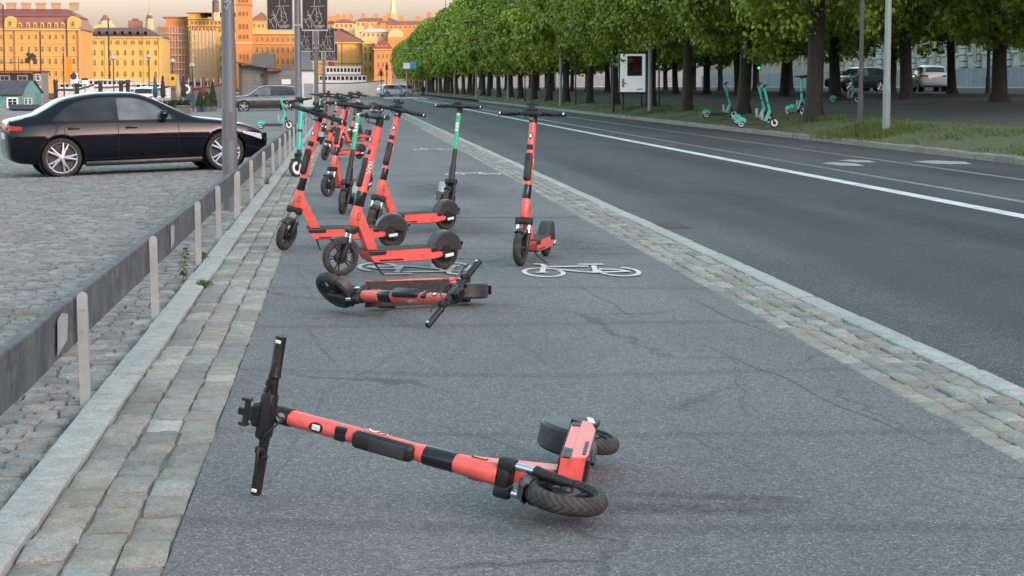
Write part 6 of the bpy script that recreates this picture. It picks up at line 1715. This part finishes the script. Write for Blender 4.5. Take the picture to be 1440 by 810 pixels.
for px, Y, pt, lab in ((7, 215, 8, 'tall thin mast at the left picture edge'), (154, 215, 27, 'tall thin boat mast in front of the arched window building'), (58, 210, 45, 'thin mast above the dark two storey deck house'), (95, 230, 30, 'thin mast left of the orange banner')):
    sign_post(lab, px, Y, pt, -1.6, [], .09, MAT['bark'], 'ship_mast', 'mast')

# mooring posts
for i, (px, y0, lab) in enumerate(((108, 114, 'thick dark mooring post left of the others'), (141, 113, 'dark mooring post above the car roof'), (170, 113, 'dark mooring post, left of a close pair'), (179.5, 112, 'dark mooring post, right of a close pair'), (78, 112, 'tall dark mooring post by the grey deck house'))):
    Yq = 147.5 + i * .3; P_ = at(px, 121, Yq)
    r_ = tag(empty('mooring_post', Matrix.Translation((P_.x, Yq, -1.8))), lab, 'post', 'mooring posts along the quay')
    hh_ = zpx(y0, Yq) + 1.8
    MB().sweep([(0, 0, -.5), (.02, 0, hh_ * .5), (0, .02, hh_)], [.17, .16, .15], 10).build('pile', m_wood, r_)
    MB().lathe([(.18, hh_ - .25), (.19, hh_ - .2), (.19, hh_ - .1), (.17, hh_ - .06)], 12).build('band', MAT['dark_metal'], r_)

# boats in the basin
def boat(label, px0, px1, Y, py_deck, py_roof, mat, band_m=None, name='boat', wins=8, tiers=1, L=None, group='boats moored along the quay'):
    a, b_ = at(px0, 121, Y), at(px1, 121, Y); xm = (a.x + b_.x) / 2; hw = (b_.x - a.x) / 2
    root = tag(empty(name, Matrix.Translation((xm, Y, -1.7))), label, 'boat', group)
    zd = zpx(py_deck, Y) + 1.7; zr = zpx(py_roof, Y) + 1.7
    bw = min(2.2, max(1.2, hw * .4))
    n_ = 14; secs = []
    for i in range(n_ + 1):
        t = i / n_; x_ = -hw + 2 * hw * t; w = bw * (1 - max(0, (t - .55) / .45) ** 2 * .92); sh = .25 * max(0, t - .4) ** 2 * 4 * zd * .4
        secs.append([(x_, -w, zd + sh), (x_, -w * .92, zd * .45), (x_, -w * .5, -.3), (x_, w * .5, -.3), (x_, w * .92, zd * .45), (x_, w, zd + sh)])
    vv = [q_ for s_ in secs for q_ in s_]
    ff = [(i * 6 + j, i * 6 + (j + 1) % 6, (i + 1) * 6 + (j + 1) % 6, (i + 1) * 6 + j) for i in range(n_) for j in range(6)] + [tuple(range(6)), tuple(n_ * 6 + j for j in range(6))]
    MB().add(vv, ff).build('hull', mat, root, 40)
    if band_m: MB().sweep([(s_[0][0], s_[0][1] - .02, s_[0][2] - .12) for s_ in secs], .09, 6).build('rubbing_strake', band_m, root)
    th = (zr - zd) / tiers
    for t_ in range(tiers):
        x0, x1 = -hw * (.82 - .1 * t_), hw * (.5 - .15 * t_)
        z0 = zd + t_ * th - .02
        c_ = MB().bb(x0, x1, -bw * .75, bw * .75, z0, z0 + th - .1).build('cabin', mat, root, None)
        MB().bb(x0 - .2, x1 + .25, -bw * .85, bw * .85, z0 + th - .1, z0 + th).build('cabin_roof', mat if t_ or tiers == 1 else (band_m or mat), root, None)
        ww = (x1 - x0) / wins
        wme = MB().bb(-ww * .34, ww * .34, -.03, .03, -th * .22, th * .22).mesh('cabin_window', MAT['glass'], None)
        for i in range(wins): obj('cabin_window', wme, root, Matrix.Translation((x0 + (i + .5) * ww, -bw * .75 - .01, z0 + th * .52)))
    rl = MB()
    for i in range(9): rl.tube((-hw + 2 * hw * i / 8 * .96 + .05, -bw * .9 * (1 - max(0, (i / 8 - .55) / .45) ** 2 * .9), zd), (-hw + 2 * hw * i / 8 * .96 + .05, -bw * .9 * (1 - max(0, (i / 8 - .55) / .45) ** 2 * .9), zd + .8), .02, None, 5)
    stuff(rl.build('railing_posts', MAT['white'], root))
    return root
boat('long low white tour boat behind the sedan roof', 98, 214, 196, 121, 111.5, m_boatw, m_greyblk, 'tour_boat', 12)
boat('white motor boat left of the sedan between the mooring posts', 80, 132, 168, 124, 116.5, m_boatw, m_navy, 'motor_boat', 4)
boat('small white boat at the quay left of the yellow sign', 186, 240, 170, 125, 117, m_boatw, m_navy, 'motor_boat', 4)
boat('dark hulled workboat right of the yellow sign', 240, 312, 178, 123, 113, m_greyblk, m_redp2, 'work_boat', 5)
fr_ = boat('white passenger ferry with dark red band at the end of the street', 440, 540, 380, 116, 93, m_boatw, m_redp2, 'ferry', 11, 2, group='ferry')
MB().tube((-1.2, 0, 6), (-1.2, 0, 11.5), .12, .08, 8).build('mast', MAT['dark_metal'], fr_)
MB().lathe([(.55, 5.5), (.6, 5.6), (.6, 7.6), (.5, 7.7)], 14, Matrix.Translation((-3.2, 0, 0))).build('funnel', m_redp2, fr_)

# green shed, deck house and container on a barge
bg_ = tag(empty('barge', Matrix.Translation((at(10, 121, 158).x, 158, -1.7))), 'flat barge under the green shed at the left edge', 'barge')
MB().prism([(-9, .1), (-8.4, -.4), (5.0, -.4), (5.6, .1), (5.6, .45), (-9, .45)], -6, 7).build('hull', m_greyblk, bg_, None)
MB().bb(-9.05, 5.65, -6.05, -5.9, .25, .38).build('rubbing_strake', m_wood, bg_, None)
Y = 154.0
sh = tag(empty('green_shed', Matrix.Translation((at(14, 121, Y).x, Y, -1.25))), 'small teal wooden shed with dark gabled roof and white window', 'shed')
X = lambda px: at(px, 121, Y).x - sh.location.x
Z = lambda py: zpx(py, Y) + 1.25
MB().bb(X(-30), X(29), 0, 3.2, 0, Z(131)).build('wall', m_tealw, sh, None)
MB().prism([(X(29), 0), (X(49), 0), (X(49), Z(131)), (X(42), Z(114.5)), (X(31), Z(131)), (X(29), Z(131))], .06, 3.1).build('gable_wall', m_tealw, sh, None)
MB().add([(X(-31), -.3, Z(131.5)), (X(31.5), -.3, Z(131.5)), (X(45), 1.6, Z(113)), (X(-31), 1.6, Z(113)), (X(-31), 3.5, Z(131.5)), (X(52), 3.5, Z(131.5)), (X(-31), -.3, Z(133)), (X(31.5), -.3, Z(133)), (X(45), 1.6, Z(114.6)), (X(-31), 1.6, Z(114.6))],
         [(0, 1, 2, 3), (3, 2, 5, 4), (6, 7, 1, 0), (7, 8, 2, 1), (6, 9, 8, 7)]).build('roof', m_slate, sh, None)
seam_me = MB().sweep([(0, -.3, Z(131.2)), (.75, 1.6, Z(112.8))], .025, 5).mesh('roof_seam', m_slate)
for px in (-12, -2, 8, 18): obj('roof_seam', seam_me, sh, Matrix.Translation((X(px), 0, 0)))
wm, pm = window_mesh(13 * mpp(Y), 12 * mpp(Y), False, MAT['white'], MAT['glass'], .08)
w_ = obj('window', wm, sh, Matrix.Translation((X(17), -.01, Z(144)))); obj('pane', pm, w_)
wm, pm = window_mesh(4 * mpp(Y), 8 * mpp(Y), False, MAT['white'], MAT['glass'], .08)
for px in (36, 42):
    w_ = obj('window', wm, sh, Matrix.Translation((X(px), .05, Z(142)))); obj('pane', pm, w_)
dh = tag(empty('deck_house', Matrix.Translation((at(25, 121, 162).x, 162, -1.25))), 'dark two storey deck house with red roof edge behind the green shed', 'building')
Y = 162.0
X = lambda px: at(px, 121, Y).x - dh.location.x
MB().bb(X(-40), X(47), 0, 3, 0, Z(103)).build('wall', m_wood, dh, None)
MB().bb(X(47), X(60.5), -.05, 3, 0, zpx(102, Y) + 1.25).build('grey_bay', m_slat, dh, None)
MB().bb(X(-41), X(61), -.3, 3.3, zpx(102, Y) + 1.25, zpx(99.5, Y) + 1.25).build('roof', m_redp2, dh, None)
wm, pm = window_mesh(12 * mpp(Y), 6 * mpp(Y), False, m_slat, MAT['glass'], .06)
for px in (-14, 7, 32):
    w_ = obj('window', wm, dh, Matrix.Translation((X(px), -.01, zpx(110, Y) + 1.25))); obj('pane', pm, w_)
wm, pm = window_mesh(5 * mpp(Y), 8 * mpp(Y), False, MAT['white'], MAT['glass'], .06)
for py in (109, 126):
    w_ = obj('window', wm, dh, Matrix.Translation((X(54), -.06, zpx(py, Y) + 1.25))); obj('pane', pm, w_)
rt = MB()
for px in (3, 24, 40): rt.tube((X(px), 1, zpx(100, Y) + 1.25), (X(px), 1, zpx(80, Y) + 1.25), .03, None, 6)
rt.sweep([(X(-5), 1, zpx(89, Y) + 1.25), (X(40), 1, zpx(88, Y) + 1.25)], .025, 5)
stuff(rt.build('roof_railing', MAT['dark_metal'], dh))
fd = MB()
R3 = random.Random(3)
for i in range(9):
    fd.box((X(42) + R3.uniform(-.4, .4), 1 + R3.uniform(-.3, .3), zpx(82, Y) + 1.25 + R3.uniform(-.4, .4)), (R3.uniform(.2, .5), .1, R3.uniform(.2, .4)), Matrix.Rotation(R3.uniform(-1, 1), 3, 'Y'))
stuff(fd.build('loudspeaker_cluster', MAT['dark_metal'], dh))
cn = tag(empty('navy_skip', Matrix.Translation((at(31, 121, 144).x, 144, park_z(-14) - .03))), 'navy blue waste container in front of the green shed', 'container')
hwc = 18.5 * mpp(144); hc = zpx(147.5, 144) - park_z(-14)
MB().bb(-hwc, hwc, -.0, 1.4, .12, hc).build('body', m_navy, cn, None)
MB().bb(-hwc - .04, hwc + .04, -.05, 1.45, hc, hc + .08).build('rim', m_navy, cn, None)
rb = MB().bb(-.04, .04, -.06, .0, .14, hc).mesh('rib', m_navy, None)
for i in range(5): obj('rib', rb, cn, Matrix.Translation((-hwc + .15 + i * (2 * hwc - .3) / 4, 0, 0)))
for sx_ in (-1, 1): MB().bb(sx_ * hwc * .8 - .1, sx_ * hwc * .8 + .1, .2, 1.2, 0, .12).build('skid', MAT['dark_metal'], cn, None)

# cafe clutter by the quay: folded parasols, planters, crates
def parasol(label, px, Y, mt):
    P_ = at(px, 121, Y); root = tag(empty('folded_parasol', Matrix.Translation((P_.x, Y, park_z(P_.x) - .05))), label, 'parasol', 'folded parasols by the quay')
    MB().tube((0, 0, 0), (0, 0, 2.5), .025, None, 8).build('pole', MAT['galv'], root)
    MB().lathe([(0, 2.45), (.06, 2.4), (.12, 1.9), (.17, 1.4), (.14, 1.1), (.05, 1.05)], 9).build('canopy', mt, root, 60)
    MB().lathe([(.3, 0), (.3, .08), (.05, .1)], 14).build('base', MAT['dark_metal'], root)
m_beige = simple('beige_canvas', (0.42, 0.34, 0.22), .9, var=.12)
parasol('black folded parasol left of the yellow sign', 229, 126, m_wood)
parasol('dark folded parasol on the quay above the windscreen', 218, 130, m_navy)
parasol('beige folded parasol right of the yellow sign', 250, 127, m_beige)
parasol('dark folded parasol right of the beige one', 258, 130, m_wood)
parasol('brown folded parasol near the potted conifers', 286, 139, simple('brown_canvas', (0.14, 0.05, 0.03), .9))
def planter(label, px, Y, w, mt):
    P_ = at(px, 121, Y); root = tag(empty('planter_box', Matrix.Translation((P_.x, Y, park_z(P_.x) - .05))), label, 'planter', 'planter boxes along the quay')
    MB().bb(-w / 2, w / 2, -.25, .25, 0, .55).bb(-w / 2 - .03, w / 2 + .03, -.28, .28, .5, .58).build('box', mt, root, None)
    n_ = int(260 * w); cen = np.stack([rng.uniform(-w / 2, w / 2, n_), rng.uniform(-.25, .25, n_), .6 + rng.uniform(0, .4, n_) ** 1.4], 1)
    obj('foliage', leaf_mesh('foliage', cen, rng.normal(size=(n_, 3)) + np.array([0, 0, 1]), .12, MAT['conifer']), root)
planter('grey planter box left of the conifers', 252, 124, 1.3, m_greyblk)
planter('wooden planter box above the sedan bonnet', 232, 121, 1.2, m_wood)
planter('grey planter box beyond the windscreen of the sedan', 212, 126, 1.2, m_greyblk)
lb = tag(empty('lifebuoy', Matrix.Translation((at(261, 121, 143.6).x, 143.6, zpx(125.5, 143.6)))), 'white lifebuoy ring hanging on its stand at the quay', 'lifebuoy')
MB().lathe([(.27 + .07 * math.cos(a), .07 * math.sin(a)) for a in [i * math.pi / 4 for i in range(8)]], 20, Matrix.Rotation(math.pi / 2, 4, 'X'), closed=True).build('ring', MAT['white'], lb)
MB().bb(-.04, .04, .05, .12, -1.6, .5).build('stand', MAT['dark_metal'], lb, None)
car('suv', 'pale small car beyond the sedan, only its roof showing', SUV, p_white, place(-13.3, 136, park_z(-13), 80))

# ---- traffic island at the end of the street
struct(MB().bb(4.6, 9.4, 226, 244, -.2, .05).build('traffic_island', m_kerb, smooth=None))
rl = tag(empty('street_railing', Matrix.Translation((4.4, 229.5, .05))), 'grey metal railing on the traffic island at the end of the street', 'railing')
W = 4.1
for zz in (.15, 1.1): MB().tube((0, 0, zz), (W, 0, zz), .03, None, 8).build('rail', MAT['pole_grey'], rl)
br_ = MB().tube((0, 0, .15), (0, 0, 1.1), .02, None, 6).mesh('bar', MAT['pole_grey'])
for i in range(28): obj('bar', br_, rl, Matrix.Translation((W * i / 27, 0, 0)))
for x_ in (0, W / 2, W): MB().tube((x_, 0.0, 0), (x_, 0.0, 1.2), .045, None, 8).build('post', MAT['pole_grey'], rl)
sign_post('white and blue direction sign on a pale post at the end of the street', 572, 236, 85, .05, [(567, 576.5, 88.5, 96.5, MAT['white'], 'box'), (576.5, 585.5, 86, 96.5, m_bluesign, 'box')], .07, MAT['pole_light'])
def signal(label, px, Y, py, zb, lit):
    P_ = at(px, 121, Y); root = tag(empty('traffic_light', Matrix.Translation((P_.x, Y, zb))), label, 'traffic light', 'traffic lights')
    zt = zpx(py, Y) - zb
    MB().tube((0, 0, 0), (0, 0, zt), .06, None, 10).build('pole', MAT['pole_grey'], root)
    MB().rbox((0, -.14, zt - .45), (.34, .24, .95), .04, 2).build('housing', MAT['dark_metal'], root)
    cols = ((.8, .02, .01), (.5, .25, .02), (.02, .6, .25))
    for i in range(3):
        m_, n, l, p = newmat('signal_lens_%d_%d' % (i, lit)); c = cols[i]
        on = i == lit
        p.inputs['Base Color'].default_value = (*[q_ * (1 if on else .12) for q_ in c], 1)
        if on: p.inputs['Emission Color'].default_value = (*c, 1); p.inputs['Emission Strength'].default_value = 0.5
        MB().lathe([(0, .02), (.1, .01), (.11, 0)], 14, Matrix.Translation((0, -.26, zt - .15 - i * .3)) @ Matrix.Rotation(math.pi / 2, 4, 'X')).build('lens', m_, root)
signal('traffic light showing red left of the tree row at the street end', 544, 245, 88, .05, 0)
signal('traffic light beside the railing at the street end', 536, 240, 96, .05, 0)
signal('small traffic light showing green among the trunks', 1066, 150, 81, bank_z(31), 2)
signal('distant traffic light showing green deep in the tree row', 781, 300, 94, bank_z(31), 2)
# person walking far off beside the road
def person(label, x, y, z, yaw):
    me = bpy.data.meshes.new('person'); P_ = [(0, 0, .92), (0, 0, 1.12), (0, 0, 1.36), (0, .0, 1.46), (0, .02, 1.60), (0, .02, 1.70), (.17, 0, 1.36), (.21, .02, 1.10), (.20, .10, .88), (-.17, 0, 1.36), (-.21, -.02, 1.10), (-.20, .04, .88), (.09, 0, .86), (.10, .14, .48), (.10, .10, .08), (.10, .22, .04), (-.09, 0, .86), (-.10, -.10, .50), (-.10, -.26, .12), (-.10, -.16, .05)]
    E_ = [(0, 1), (1, 2), (2, 3), (3, 4), (4, 5), (2, 6), (6, 7), (7, 8), (2, 9), (9, 10), (10, 11), (0, 12), (12, 13), (13, 14), (14, 15), (0, 16), (16, 17), (17, 18), (18, 19)]
    me.from_pydata(P_, E_, [])
    o = obj('person', me, None, Matrix.Translation((x, y, z)) @ Matrix.Rotation(rad(yaw), 4, 'Z'))
    sk_ = o.modifiers.new('skin', 'SKIN')
    rr = [.15, .15, .15, .06, .10, .085, .075, .055, .04, .075, .055, .04, .10, .075, .05, .04, .10, .075, .05, .04]
    for v_, r_ in zip(me.skin_vertices[0].data, rr): v_.radius = (r_, r_ * .8)
    me.skin_vertices[0].data[0].use_root = True
    o.modifiers.new('sub', 'SUBSURF').levels = 1
    dg = bpy.context.evaluated_depsgraph_get(); nm = bpy.data.meshes.new_from_object(o.evaluated_get(dg)); o.modifiers.clear(); o.data = nm
    nm.materials.clear(); nm.materials.append(simple('dark_clothes', (0.02, 0.021, 0.026), .85, var=.2))
    tag(o, label, 'person')
person('person in dark clothes walking on the far pavement past the railing', 10.2, 262, -.08, 170)
# small van and cars at the junction
car('suv', 'white car waiting at the junction behind the railing', SUV, p_white, place(5.2, 262, -.08, 20), 'cars at the junction')
car('suv', 'grey car at the junction behind the traffic lights', SUV, p_grey, place(8.5, 283, -.08, 150), 'cars at the junction')
